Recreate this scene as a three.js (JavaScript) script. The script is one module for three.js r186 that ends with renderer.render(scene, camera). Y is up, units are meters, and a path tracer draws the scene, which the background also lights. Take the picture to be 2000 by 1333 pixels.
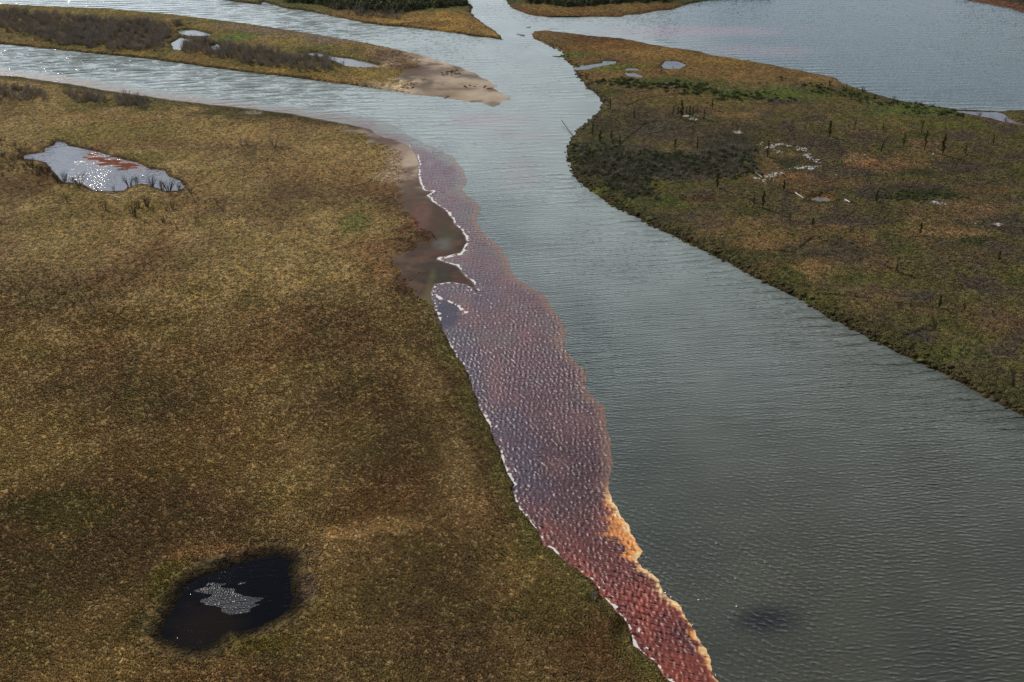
import * as THREE from 'three';
import { mergeGeometries, mergeVertices } from 'three/addons/utils/BufferGeometryUtils.js';

// ------------------------------------------------------------------ camera, sky, sun, exposure
const scene = new THREE.Scene();
const camera = new THREE.PerspectiveCamera(31.04, 1024 / 682, 1, 9000);
camera.position.set(0, 140, 0);
camera.rotation.set(THREE.MathUtils.degToRad(-28), 0, 0);
const renderer = new THREE.WebGLRenderer({ antialias: true });
renderer.toneMapping = THREE.LinearToneMapping;
renderer.toneMappingExposure = 0.95;
renderer.shadowMap.enabled = true;

const SUN = new THREE.Vector3(-0.55, 0.585, -0.595).normalize();   // behind and left of the view, about 36 degrees up
const sun = new THREE.DirectionalLight(0xfff3e4, 5.0);
sun.position.copy(SUN).multiplyScalar(900).add(new THREE.Vector3(0, 0, -350));
sun.target.position.set(0, 0, -350);
sun.castShadow = true;
sun.shadow.mapSize.set(4096, 4096);
Object.assign(sun.shadow.camera, { left: -420, right: 420, top: 420, bottom: -420, near: 10, far: 2000 });
scene.add(sun, sun.target);

// ------------------------------------------------------------------ noise
function mulberry(a) { return () => { a |= 0; a = a + 0x6D2B79F5 | 0; let t = Math.imul(a ^ a >>> 15, 1 | a); t = t + Math.imul(t ^ t >>> 7, 61 | t) ^ t; return ((t ^ t >>> 14) >>> 0) / 4294967296; }; }
const PERM = new Uint8Array(512), GX = new Float32Array(256), GZ = new Float32Array(256);
{
  const r = mulberry(77), p = [...Array(256).keys()];
  for (let i = 255; i > 0; i--) { const j = Math.floor(r() * (i + 1)); [p[i], p[j]] = [p[j], p[i]]; }
  for (let i = 0; i < 512; i++) PERM[i] = p[i & 255];
  for (let i = 0; i < 256; i++) { const a = r() * Math.PI * 2; GX[i] = Math.cos(a); GZ[i] = Math.sin(a); }
}
function noise(x, z) {                                                // gradient noise, about -0.7 .. 0.7
  const xi = Math.floor(x), zi = Math.floor(z), fx = x - xi, fz = z - zi;
  const X = xi & 255, Z = zi & 255, a = PERM[X] + Z, b = PERM[(X + 1) & 255] + Z;
  const g = (i, u, v) => GX[i] * u + GZ[i] * v;
  const u = fx * fx * fx * (fx * (fx * 6 - 15) + 10), v = fz * fz * fz * (fz * (fz * 6 - 15) + 10);
  const n0 = g(PERM[a & 511], fx, fz), n1 = g(PERM[b & 511], fx - 1, fz), n2 = g(PERM[(a + 1) & 511], fx, fz - 1), n3 = g(PERM[(b + 1) & 511], fx - 1, fz - 1);
  return n0 + u * (n1 - n0) + v * (n2 + u * (n3 - n2) - n0 - u * (n1 - n0));
}
function fbm(x, z, s, oct = 4) {                                      // s: size in metres of the largest blotches
  let v = 0, a = 1, f = 1 / s;
  for (let i = 0; i < oct; i++) { v += a * noise(x * f + i * 19.7, z * f - i * 7.3); a *= 0.5; f *= 2.03; }
  return v;
}
const clamp = (v, a = 0, b = 1) => v < a ? a : v > b ? b : v;
const smooth = (a, b, v) => { const t = clamp((v - a) / (b - a)); return t * t * (3 - 2 * t); };
const lerp = (a, b, t) => a + (b - a) * t;
const lin1 = (c) => { c /= 255; return c <= 0.04045 ? c / 12.92 : Math.pow((c + 0.055) / 1.055, 2.4); };
const C = (r, g, b) => [lin1(r), lin1(g), lin1(b)];                   // an sRGB triple as linear values
const mixTo = (c, d, t) => { c[0] += (d[0] - c[0]) * t; c[1] += (d[1] - c[1]) * t; c[2] += (d[2] - c[2]) * t; return c; };

// the sky: thin broken cloud, brighter around the sun and towards the horizon
{
  const w = 1024, h = 512, data = new Float32Array(w * h * 4);
  for (let j = 0; j < h; j++) for (let i = 0; i < w; i++) {
    const el = (j + 0.5) / h * Math.PI - Math.PI / 2, az = ((i + 0.5) / w - 0.5) * 2 * Math.PI;
    const d = [Math.cos(el) * Math.cos(az), Math.sin(el), Math.cos(el) * Math.sin(az)];
    const up = Math.max(d[1], 0.02), px = d[0] / (up + 0.18), pz = d[2] / (up + 0.18);
    const n = fbm(px + 31, pz * 1.3 + 5, 1.1, 5);
    const cloud = smooth(-0.35, 0.45, n + 0.12);
    const s = Math.max(0, d[0] * SUN.x + d[1] * SUN.y + d[2] * SUN.z);
    const glow = 0.7 * Math.pow(s, 3) + 0.5 * Math.pow(s, 20);
    const low = Math.pow(1 - up, 2.3);
    const k = (j * w + i) * 4;
    const blue = [0.09 + 1.1 * low, 0.16 + 1.26 * low, 0.3 + 1.4 * low], white = [0.22 + 1.82 * low, 0.26 + 1.92 * low, 0.31 + 2.0 * low];
    for (let c = 0; c < 3; c++) data[k + c] = lerp(blue[c], white[c], cloud) * (0.57 + glow * 2.05) + glow * 0.1;
    data[k + 3] = 1;
  }
  const t = new THREE.DataTexture(data, w, h, THREE.RGBAFormat, THREE.FloatType);
  t.mapping = THREE.EquirectangularReflectionMapping; t.magFilter = THREE.LinearFilter; t.needsUpdate = true;
  scene.background = t; scene.environment = t;
}

// ------------------------------------------------------------------ small tools
const numberOf = {};
function numbered(n) { const k = numberOf[n] = (numberOf[n] ?? -1) + 1; return k ? `${n}_${String(k).padStart(3, '0')}` : n; }
function tag(o, label, category, kind, group) {
  o.userData.label = label;
  if (category) o.userData.category = category;
  if (kind) o.userData.kind = kind;
  if (group) o.userData.group = group;
  return o;
}
function mesh(name, geo, mat, parent = scene) {
  const m = new THREE.Mesh(geo, mat); m.name = parent === scene ? numbered(name) : name;
  m.castShadow = m.receiveShadow = true; parent.add(m); return m;
}
function thing(name, x, y, z, turn = 0) { const o = new THREE.Group(); o.name = numbered(name); o.position.set(x, y, z); o.rotation.y = turn; scene.add(o); return o; }

// signed distance to a closed outline, positive inside
function outline(pts) {
  const n = pts.length, ax = new Float64Array(n), az = new Float64Array(n), dx = new Float64Array(n), dz = new Float64Array(n), il = new Float64Array(n);
  let x0 = 1e9, x1 = -1e9, z0 = 1e9, z1 = -1e9;
  for (let i = 0; i < n; i++) {
    const [x, z] = pts[i], [u, v] = pts[(i + 1) % n];
    ax[i] = x; az[i] = z; dx[i] = u - x; dz[i] = v - z; il[i] = 1 / Math.max(1e-9, dx[i] * dx[i] + dz[i] * dz[i]);
    x0 = Math.min(x0, x); x1 = Math.max(x1, x); z0 = Math.min(z0, z); z1 = Math.max(z1, z);
  }
  const f = (x, z) => {
    let best = 1e18, inside = false;
    for (let i = 0; i < n; i++) {
      const px = x - ax[i], pz = z - az[i];
      let t = (px * dx[i] + pz * dz[i]) * il[i]; t = t < 0 ? 0 : t > 1 ? 1 : t;
      const qx = px - dx[i] * t, qz = pz - dz[i] * t, d = qx * qx + qz * qz;
      if (d < best) best = d;
      if ((az[i] > z) !== (az[i] + dz[i] > z) && x < ax[i] + dx[i] * (z - az[i]) / dz[i]) inside = !inside;
    }
    return (inside ? 1 : -1) * Math.sqrt(best);
  };
  f.box = [x0, x1, z0, z1];
  return f;
}
function alongLine(pts) {                                             // distance to an open line
  const f = (x, z) => {
    let best = 1e18;
    for (let i = 0; i + 1 < pts.length; i++) {
      const [ax, az] = pts[i], dx = pts[i + 1][0] - ax, dz = pts[i + 1][1] - az;
      const t = clamp(((x - ax) * dx + (z - az) * dz) / (dx * dx + dz * dz));
      const qx = x - ax - dx * t, qz = z - az - dz * t; best = Math.min(best, qx * qx + qz * qz);
    }
    return Math.sqrt(best);
  };
  const xs = pts.map((p) => p[0]), zs = pts.map((p) => p[1]);
  f.box = [Math.min(...xs), Math.max(...xs), Math.min(...zs), Math.max(...zs)];
  return f;
}
const far = (f, x, z, m) => x < f.box[0] - m || x > f.box[1] + m || z < f.box[2] - m || z > f.box[3] + m;

// a level sheet over a box, cut along the line where value(x, z) = 0; colour(x, z) per corner
function sheet([x0, x1, z0, z1], cell, value, y, colour, uvOf) {
  const nx = Math.max(1, Math.round((x1 - x0) / cell)), nz = Math.max(1, Math.round((z1 - z0) / cell)), w = nx + 1;
  const V = new Float32Array(w * (nz + 1)), id = new Int32Array(w * (nz + 1)).fill(-1);
  for (let j = 0; j <= nz; j++) for (let i = 0; i < w; i++) V[j * w + i] = value ? value(x0 + (x1 - x0) * i / nx, z0 + (z1 - z0) * j / nz) : 1;
  const pos = [], col = [], uv = [], idx = [];
  const add = (x, z) => { pos.push(x, y, z); if (colour) { const c = colour(x, z); col.push(c[0], c[1], c[2]); } const q = uvOf ? uvOf(x, z) : [x, -z]; uv.push(q[0], q[1]); return pos.length / 3 - 1; };
  const gx = (k) => x0 + (x1 - x0) * (k % w) / nx, gz = (k) => z0 + (z1 - z0) * Math.floor(k / w) / nz;
  const corner = (k) => id[k] >= 0 ? id[k] : (id[k] = add(gx(k), gz(k)));
  const tri = (a, b, c) => {
    const ks = [a, b, c], p = [];
    for (let e = 0; e < 3; e++) {
      const k = ks[e], l = ks[(e + 1) % 3];
      if (V[k] >= 0) p.push(corner(k));
      if ((V[k] >= 0) !== (V[l] >= 0)) { const t = V[k] / (V[k] - V[l]); p.push(add(lerp(gx(k), gx(l), t), lerp(gz(k), gz(l), t))); }
    }
    for (let e = 1; e + 1 < p.length; e++) idx.push(p[0], p[e], p[e + 1]);
  };
  for (let j = 0; j < nz; j++) for (let i = 0; i < nx; i++) {
    const a = j * w + i, b = a + 1, c = a + w, d = c + 1;
    if (V[a] < 0 && V[b] < 0 && V[c] < 0 && V[d] < 0) continue;
    tri(a, c, b); tri(b, c, d);
  }
  if (!idx.length) return null;
  const g = new THREE.BufferGeometry();
  g.setAttribute('position', new THREE.Float32BufferAttribute(pos, 3));
  const nor = new Float32Array(pos.length); for (let i = 1; i < nor.length; i += 3) nor[i] = 1;
  g.setAttribute('normal', new THREE.BufferAttribute(nor, 3));
  g.setAttribute('uv', new THREE.Float32BufferAttribute(uv, 2));
  if (colour) g.setAttribute('color', new THREE.Float32BufferAttribute(col, 3));
  g.setIndex(idx);
  return g;
}
function dataTexture(data, w, h, type, srgb) {
  const n = data.length / (w * h), t = new THREE.DataTexture(data, w, h, n === 1 ? THREE.RedFormat : THREE.RGBAFormat, type);
  t.magFilter = t.minFilter = THREE.LinearFilter; t.wrapS = t.wrapT = THREE.RepeatWrapping; t.anisotropy = 8;
  if (srgb) t.colorSpace = THREE.SRGBColorSpace;
  t.needsUpdate = true; return t;
}

// ------------------------------------------------------------------ outlines of land and water, in metres
const LEFT_SHORE = [[-264.4,-524.5],[-235.2,-506.7],[-209.3,-494.5],[-201.4,-493],[-192.9,-489.2],[-176,-482],[-161.5,-474.2],[-145.5,-467.3],[-129.9,-460.6],[-110.8,-454],[-96.4,-449.5],[-82,-443.8],[-67.6,-435.9],[-55.6,-429.3],[-50.2,-425.2],[-48.2,-420],[-45.2,-416.7],[-40.4,-413.9],[-36.5,-409],[-34.7,-404.7],[-32.2,-398.3],[-30.7,-389.2],[-30.4,-379.4],[-29.2,-371],[-27.5,-364.6],[-24.8,-363.7],[-26,-361.1],[-26.5,-360.2],[-25,-356.3],[-22.8,-352.5],[-20.8,-349.9],[-19.3,-346.2],[-17.6,-340.9],[-16.6,-336.6],[-14.7,-332.7],[-13.5,-328.5],[-12.6,-324],[-13.1,-320.4],[-13.7,-318.2],[-14.2,-315.4],[-17.2,-314.3],[-20.5,-312.9],[-20.6,-311.5],[-18.4,-309.5],[-15.5,-307.8],[-14,-304.8],[-12.1,-299.8],[-10.2,-296.6],[-9.2,-292.8],[-8.2,-288.8],[-9.7,-290],[-10.8,-292.8],[-12.9,-295.3],[-16.6,-296.3],[-20.4,-295.3],[-20.8,-292.2],[-20.9,-289.4],[-20.2,-284.8],[-19.5,-280.4],[-18.4,-276.1],[-17.6,-271.8],[-17.1,-269.1],[-16,-265],[-14.8,-261.3],[-13.1,-255.9],[-11.3,-250.9],[-9.8,-246.1],[-9,-240.9],[-8,-236.8],[-7.5,-233.1],[-5.9,-228.1],[-4.7,-224.5],[-3.8,-219.4],[-2.6,-214.9],[-2.1,-211.6],[-1.5,-208.8],[-0.3,-204.6],[0.6,-202.4],[0.1,-200.8],[0.7,-197.5],[1.4,-194.2],[2.6,-192.2],[4.1,-188.9],[5,-186.4],[5.8,-182.8],[7.5,-181.3],[8.9,-179.1],[10.8,-176.8],[12.8,-174.6],[14.5,-172.2],[15.4,-170.4],[15.2,-169.1],[16.4,-167.2],[17.8,-165.2],[19,-162.9],[19.6,-160.7],[19.8,-158.6],[20.1,-155.8],[21.5,-154.4],[22.7,-152.6],[24,-150.6],[24.6,-148.7],[25.4,-147.2],[27.2,-140],[30.1,-129.9]];
const LEFT_LAND = [...LEFT_SHORE, [20, -90], [-330, -90], [-330, -540]];
const ISLAND = [[-336.2,-656.5],[-293.7,-638.4],[-256.3,-622.3],[-239.3,-618.9],[-228.8,-616.7],[-205.7,-613.4],[-193.4,-610.1],[-167.9,-601.5],[-147.1,-592.1],[-120.2,-579],[-93.9,-563.5],[-68.8,-548.7],[-50.5,-535.5],[-38.7,-526.2],[-28.2,-514.7],[-21.4,-507.5],[-14.7,-497.5],[-10.4,-489.2],[-5.5,-480.5],[-6.7,-477],[-4,-470.7],[-0.6,-465.2],[-0.2,-461.2],[-3.9,-459.9],[-4.9,-454],[-6.8,-452.1],[-9.3,-453.3],[-12.3,-457.3],[-17.3,-458.6],[-27.3,-463.9],[-30.8,-465.9],[-37.5,-467.3],[-45.2,-471.4],[-52.5,-474.9],[-61.2,-479.8],[-71.9,-484.1],[-83,-489.2],[-94.1,-493.7],[-105.2,-497.5],[-122.6,-505.2],[-140.7,-513.9],[-165,-523.7],[-183.3,-529.5],[-202.2,-536.4],[-215,-540.7],[-227.9,-545.2],[-260.5,-557.9],[-298.2,-574.1]];
const TIP_LAND = [[-152.9,-642],[-146.7,-632.6],[-139,-628],[-131.1,-624.5],[-126.6,-622.3],[-125.5,-623.4],[-126.4,-628],[-123.1,-625.7],[-114.2,-615.6],[-101.8,-609],[-93.4,-602.6],[-79.7,-592.1],[-69.8,-584],[-60.1,-579],[-47.8,-575],[-35.5,-569.2],[-23.5,-563.5],[-17.5,-558.8],[-8.8,-556],[-3.5,-551.5],[-6.6,-565.4],[-12,-579],[-16.7,-592.1],[-20,-604.7],[-19.6,-618.9],[-23.2,-626.8],[-26.4,-642],[-36.2,-682.2],[-86.5,-709.7],[-158.7,-695.7]];
const MIDDLE_LAND = [[-4.2,-637.2],[-2.6,-625.7],[0,-614.5],[6.2,-603.6],[9.2,-599.4],[18.5,-595.2],[27.5,-594.2],[40,-596.3],[53.1,-596.3],[54.5,-599.4],[62.2,-601.5],[66.2,-604.7],[72.2,-609],[79.5,-611.2],[84.7,-618.9],[91.4,-625.7],[100,-631.4],[109.4,-633.7],[131.6,-633.7],[136.6,-639.6],[133.6,-682.2],[58.8,-724.3],[0,-709.7],[-6.8,-669.2]];
const CORNER_LAND = [[226.7,-642],[230.7,-632.6],[240.2,-622.3],[246.7,-613.4],[249.8,-605.8],[258.7,-589],[275.9,-550.5],[317.3,-589],[346.2,-709.7],[259.6,-709.7]];
const RIGHT_LAND = [[8.7,-562.6],[10.6,-568.3],[14.7,-570.2],[19.4,-568.3],[28.2,-564.4],[37.3,-559.7],[49.2,-556],[56.3,-550.5],[62.6,-544.3],[73.2,-538.1],[81,-533.8],[86.3,-527],[95.8,-521.2],[107.9,-512.3],[117.1,-504.4],[123.8,-499],[131.6,-491.5],[133.1,-482],[136.6,-475.6],[143.8,-464.6],[147.4,-459.9],[153.4,-455.3],[163.8,-449.5],[172.8,-447.6],[183.9,-446.3],[191.8,-447],[209.2,-442.6],[234.7,-435.9],[149.1,-211.1],[119.2,-207.3],[115.2,-220.8],[111.4,-228.3],[107.9,-234.2],[104,-239.6],[101.1,-244.4],[98.3,-249.5],[93.9,-254.9],[90.6,-259.8],[87.2,-264.2],[85.1,-268.3],[81.5,-273.5],[78.1,-279.2],[75.9,-284.2],[72.8,-288.5],[68.1,-295.6],[62.7,-304.4],[57.1,-313.3],[51,-321.8],[44.7,-330.4],[38.2,-340.5],[33,-348.3],[28.5,-355.9],[24.3,-365.1],[20.6,-373.8],[19.6,-384.3],[18.6,-394.2],[18.6,-403.6],[20,-411.7],[23.3,-424],[27,-431.7],[29.9,-439.5],[33.1,-448.2],[34.1,-455.9],[33.8,-465.9],[32.2,-472.1],[29.4,-477],[28.8,-484.1],[26.7,-493],[26.2,-500.5],[25.3,-508.3],[23.8,-514.7],[22.3,-518.7],[21.6,-523.7],[22.3,-531.2],[19.2,-538.1],[14.2,-546],[9.7,-554.2]];
const SLICK_EDGE = [[-213.2,-505.2],[-189.1,-496.7],[-165.3,-487],[-147.5,-478.4],[-124.9,-468.6],[-97.8,-457.3],[-77.3,-450.8],[-62,-443.8],[-46.9,-435.2],[-41.4,-427.5],[-37.3,-419.5],[-32.3,-412.8],[-26.5,-405.2],[-19.9,-395.8],[-16,-383.3],[-14.3,-372.4],[-15.9,-365.5],[-13.6,-358.9],[-11.1,-355.9],[-9.5,-350.3],[-10.6,-343.3],[-10,-337],[-9.3,-333.9],[-7.1,-327.8],[-3.3,-319.3],[-2,-315],[-1.4,-310.9],[-0.3,-303.8],[1.4,-298.2],[4.6,-294.1],[8.7,-289.1],[9.7,-282.8],[10.9,-278.4],[12.8,-274.7],[13.5,-267.7],[12.2,-264.5],[12.9,-259.2],[14.2,-255.2],[16.7,-249.2],[17.2,-245.4],[16.6,-240.2],[18.2,-235.3],[20.1,-232.2],[20.2,-227],[20.5,-222.5],[21,-217.8],[20.2,-213.5],[20.4,-210.1],[20.3,-206.4],[18.9,-200.7],[20.1,-195.5],[20.6,-192.5],[21.8,-188.9],[22.6,-184.9],[23.6,-181.1],[22.8,-178.8],[23.5,-176.2],[25.9,-172.9],[26.4,-169.1],[28.9,-165.7],[29.7,-163.1],[30.8,-159.8],[31.3,-157.6],[31.8,-154.5],[32.3,-152.1],[32.6,-149.7],[33.1,-147.4],[34.1,-141.1],[36.1,-129.9]];
const SLICK = [...SLICK_EDGE, [10, -118], ...[[20.4,-147.2],[15.4,-158.6],[9,-169.1],[0,-183.7],[-6.1,-200.1],[-9.7,-218.8],[-17.6,-244.9],[-22.8,-270.5],[-27.1,-294.1],[-30.5,-340.1],[-39.7,-374.7],[-52.9,-404.7],[-73.6,-425.8],[-114,-442],[-157.1,-459.2],[-202.9,-477],[-253.8,-500.5],[-266.3,-528.7]]];
// ponds: outline, water level, name and label
const PONDS = {
  big: outline([[-159,-411.1],[-155.6,-410],[-153.5,-406.3],[-149.5,-404.7],[-140.3,-399.4],[-132.3,-393.7],[-125.5,-389.7],[-119.3,-383.8],[-113.7,-381.3],[-111.8,-377],[-106.8,-372.4],[-104,-367.3],[-104.8,-363.7],[-109.3,-363.7],[-113.8,-367.3],[-118.6,-370.1],[-121.1,-367.3],[-122.5,-363.7],[-126.9,-363.3],[-131.1,-363.7],[-134.8,-366.9],[-137.4,-370.1],[-143.2,-370.5],[-149.1,-379.4],[-155.6,-390.2],[-161.2,-392.7],[-164.5,-393.7],[-164.9,-397.3],[-161.9,-398.9],[-159.3,-399.9],[-160.6,-404.1],[-158.5,-406.8]]),
  dark: outline([[-46.5,-178.4],[-44.3,-179],[-39.9,-178.8],[-40.3,-175.5],[-39.4,-171.9],[-38.2,-167.7],[-38.3,-164.8],[-40.3,-162.2],[-43.1,-160.1],[-45.1,-159.2],[-47.8,-159.6],[-49,-157.1],[-51.2,-154.6],[-55.4,-155.6],[-58.3,-158],[-58.9,-160.1],[-58.4,-163.1],[-57.8,-167.1],[-57,-171.6],[-54.8,-173.7],[-50.7,-176.2]]),
  right: outline([[62.6,-508.3],[65,-514.7],[69.4,-514.7],[72.2,-511.5],[72.8,-507.5],[69.5,-503.6],[64.8,-502.8],[62.8,-504.4]]),
  gapA: outline([[47,-503.6],[52.3,-503.6],[52.1,-501.3],[47,-501.3]]),
  gapB: outline([[46.6,-496.7],[50.4,-496.7],[52.3,-493.7],[53.2,-490.7],[50,-491.5],[47,-493]]),
  gapC: outline([[38.6,-515.5],[44.2,-514.7],[43.5,-511.5],[38.6,-508.3],[31.9,-503.6],[26.9,-502.1],[26.6,-504.4],[32.2,-509.1],[38.4,-512.3]]),
  rust: outline([[92.5,-356.3],[95.1,-358],[97.6,-357.6],[98.4,-355],[97.3,-353.3],[94.4,-353.3],[92.7,-354.2]]),
  lagoon: outline([[165.1,-446.3],[172.2,-445.7],[180.6,-445.1],[183.2,-443.2],[182.9,-437.1],[183.8,-432.8],[188.8,-428.7],[188.1,-426.9],[179,-432.3],[174.8,-436.5],[170.4,-440.1],[166.6,-442.6]]),
  isleA: outline([[-154.4,-568.3],[-146.8,-569.2],[-137.4,-560.7],[-139.6,-557.9],[-145.4,-557.9],[-152.3,-562.6]]),
  isleB: outline([[-151.8,-545.2],[-150.1,-555.1],[-144.8,-551.5],[-145.9,-543.4],[-144.8,-532.9],[-148.3,-534.6]]),
  isleC: outline([[-133.3,-539.9],[-130.9,-544.3],[-127.1,-534.6],[-130,-532.9]]),
  isleD: outline([[-90.8,-527.8],[-85.5,-529.5],[-75.7,-522],[-68.3,-518.7],[-55.8,-509.1],[-61.1,-505.9],[-69.7,-508.3],[-74.9,-515.5],[-82.4,-522.8]]),
};

// ------------------------------------------------------------------ water surface: chop as a height field in metres
// Two wave trains (downwind chop and long ripples) and short confused chop, summed row by row with phase recurrences.
const TRAINS = (() => {
  const r = mulberry(4242), gauss = () => Math.sqrt(-2 * Math.log(1 - r() * 0.9999)) * Math.cos(6.2832 * r());
  const make = (n, dir, spread, lo, hi, slope) => Array.from({ length: n }, () => {
    const a = dir + gauss() * spread, L = lo * Math.pow(hi / lo, r()), k = 2 * Math.PI / L;
    return { kx: k * Math.cos(a), kz: k * Math.sin(a), p: r() * 6.2832, a: slope / k * Math.sqrt(2 / n) };
  });
  return [
    make(48, 2.5, 0.42, 0.6, 2.0, 1),          // near chop: crests run from far left to near right
    make(48, 1.62, 0.34, 0.52, 1.7, 1),           // ripples across the channel
    make(48, 2.6, 0.38, 0.55, 1.6, 1),             // steep short chop
    make(30, 1.5, 0.16, 2.0, 5.0, 0.75),         // long ripples
  ];
})();
const rightShore = outline(RIGHT_LAND), slickSd = outline(SLICK);
const POOL = [-16.6,-278.4,3.1,7.8];
function waterState(x, z) {                      // [share of near chop, share of ripples, share of confused chop, steepness]
  const inSlick = smooth(-0.6, 1, slickSd(x, z));
  const pool = Math.hypot((x - POOL[0]) / POOL[2], (z - POOL[1]) / POOL[3]);
  const nearness = smooth(-250, -165, z + 10 * fbm(x, z, 60, 2));
  const gust = 1 + 0.75 * fbm(x + 300, z * 0.8 + x * 0.2, 36, 4);
  const lee = z < -330 && x < 90 ? smooth(2, 30, -rightShore(x, z) + 3 * fbm(x, z, 20, 2) + 14 * smooth(-400, -370, z) + 30 * smooth(60, 90, x)) : 1;
  const lake = smooth(50, 90, x) * smooth(-420, -455, z);
  const a = 0.10 + 0.75 * nearness * smooth(75, 30, x + (z + 147) * 0.25), u = smooth(-340, -265, z), c = Math.max(lerp(0.3, 0.8, u) * inSlick + 0.15, 0.75 * lake);
  const steep = 0.115 * gust * lerp(0.12, 1, smooth(0.8, 1.25, pool)) * lerp(0.2, 1, lee) * (1 + 0.85 * inSlick + 0.8 * lake);
  const long = (1 - nearness * 0.8) * (1 - lake * 0.7) * (0.22 + 1.0 * smooth(-20, -110, x) + 0.7 * smooth(-16, 0, rightShore(x, z))) * (1 - 0.7 * inSlick);
  return [a * (1 + inSlick * 0.5), clamp(1 - a * 0.75) * (1 - 0.55 * lake) * (1 - lerp(0.05, 0.6, u) * inSlick), c, steep, long];
}
function waveTexture([x0, x1, z0, z1], w, h) {
  const out = new Float32Array(w * h), dx = (x1 - x0) / w, dz = (z1 - z0) / h, G = 24;
  const gw = Math.ceil(w / G) + 2, gh = Math.ceil(h / G) + 2, st = [];
  for (let j = 0; j < gh; j++) for (let i = 0; i < gw; i++) st.push(waterState(x0 + i * G * dx, z0 + j * G * dz));
  const row = TRAINS.map(() => new Float64Array(w));
  for (let j = 0; j < h; j++) {
    const z = z0 + (j + 0.5) * dz;
    TRAINS.forEach((train, t) => {
      const R = row[t].fill(0);
      for (const c of train) {
        if (Math.hypot(c.kx * dx, c.kz * dz) > 2.4) continue;          // finer than this map can hold
        let s = Math.sin(c.kx * (x0 + dx / 2) + c.kz * z + c.p), q = Math.cos(c.kx * (x0 + dx / 2) + c.kz * z + c.p);
        const cs = Math.cos(c.kx * dx), sn = Math.sin(c.kx * dx), A = c.a;
        for (let i = 0; i < w; i++) { R[i] += A * s; const n = s * cs + q * sn; q = q * cs - s * sn; s = n; }
      }
    });
    const gj = j / G, j0 = Math.floor(gj), v = gj - j0, o = (h - 1 - j) * w;
    for (let i = 0; i < w; i++) {
      const gi = i / G, i0 = Math.floor(gi), u = gi - i0, A = st[j0 * gw + i0], B = st[j0 * gw + i0 + 1], Cc = st[(j0 + 1) * gw + i0], D = st[(j0 + 1) * gw + i0 + 1];
      const m = (k) => (A[k] * (1 - u) + B[k] * u) * (1 - v) + (Cc[k] * (1 - u) + D[k] * u) * v;
      let e = m(0) * row[0][i] + m(1) * row[1][i] + m(2) * row[2][i] + m(4) * row[3][i];
      e += e > 0 ? 3.2 * e * e : -0.6 * e * e;               // peaked crests, flat troughs
      out[o + i] = e * m(3);
    }
  }
  return dataTexture(out, w, h, THREE.FloatType);
}
const ZONES = [
  { box: [-50, 125, -262, -118], w: 2048, h: 1686 },
  { box: [-190, 190, -410, -262], w: 2048, h: 1100 },
  { box: [-420, 420, -900, -410], w: 2048, h: 1400 },
];
for (const Zn of ZONES) {
  Zn.tex = waveTexture(Zn.box, Zn.w, Zn.h);
  const [x0, x1, z0, z1] = Zn.box;
  Zn.uv = (x, z) => [(x - x0) / (x1 - x0), (z1 - z) / (z1 - z0)];
  Zn.water = new THREE.MeshPhysicalMaterial({ name: 'river water', color: 0xffffff, vertexColors: true, roughness: 0.17, ior: 1.33, bumpMap: Zn.tex, bumpScale: 1 });
  Zn.film = new THREE.MeshPhysicalMaterial({ name: 'dyed water', color: 0xffffff, vertexColors: true, roughness: 0.43, ior: 1.36, specularIntensity: 0.75, bumpMap: Zn.tex, bumpScale: 1 });
}
function sheets(cell, value, y, colour, which, box) {                   // one geometry with a group for every zone
  const parts = [], mats = [];
  ZONES.forEach((Zn, k) => {
    const b = [Math.max(Zn.box[0], box[0]), Math.min(Zn.box[1], box[1]), Math.max(Zn.box[2], box[2]), Math.min(Zn.box[3], box[3])];
    if (b[0] >= b[1] || b[2] >= b[3]) return;
    const g = sheet(b, cell * [1, 1.4, 2.2][k], value, y, colour, Zn.uv);
    if (g) { parts.push(g); mats.push(Zn[which]); }
  });
  return [mergeGeometries(parts, true), mats];
}
const STREAKS = [[-8.4,-435.9,22.5,13.3, 0.35], [3.6,-418.3,14.5,9, 0.2], [82.6,-567.3,54.3,15.3, 0.5], [107.3,-532.9,35.8,13.7, 0.3], [-30.5,-478.4,24.4,9.9, 0.3], [2.5,-377,10,19, 0.22]];
const DARK_PATCH = [43.6,-162.7,8.3,5.2];
function waterColour(x, z) {
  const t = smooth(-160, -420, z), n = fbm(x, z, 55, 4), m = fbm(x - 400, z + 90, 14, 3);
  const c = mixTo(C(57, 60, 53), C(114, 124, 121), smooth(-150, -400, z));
  mixTo(c, C(40, 62, 68), 0.95 * smooth(45, 110, x + 12 * n) * smooth(-425, -460, z));
  mixTo(c, C(40, 54, 54), 0.6 * smooth(22, 4, Math.abs(slickSd(x, z))) * smooth(-150, -215, z) * smooth(-420, -330, z) * clamp(0.6 + n));
  mixTo(c, C(62, 60, 48), clamp(0.4 + n) * 0.5 * (1 - t));
  for (const [sx, sz, rx, rz, k] of STREAKS) { const d = Math.hypot((x - sx) / rx, (z - sz) / rz) + 0.5 * m; mixTo(c, C(128, 96, 104), k * smooth(1.1, 0.2, d)); }
  const d = Math.hypot((x - DARK_PATCH[0]) / DARK_PATCH[2] + 0.25 * (z - DARK_PATCH[1]) / DARK_PATCH[3], (z - DARK_PATCH[1]) / DARK_PATCH[3]) + 0.35 * m;
  mixTo(c, C(22, 20, 27), 0.8 * smooth(1.2, 0.2, d));
  const b = 1 + 0.22 * m; c[0] *= b; c[1] *= b; c[2] *= b;
  return c;
}
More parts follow.
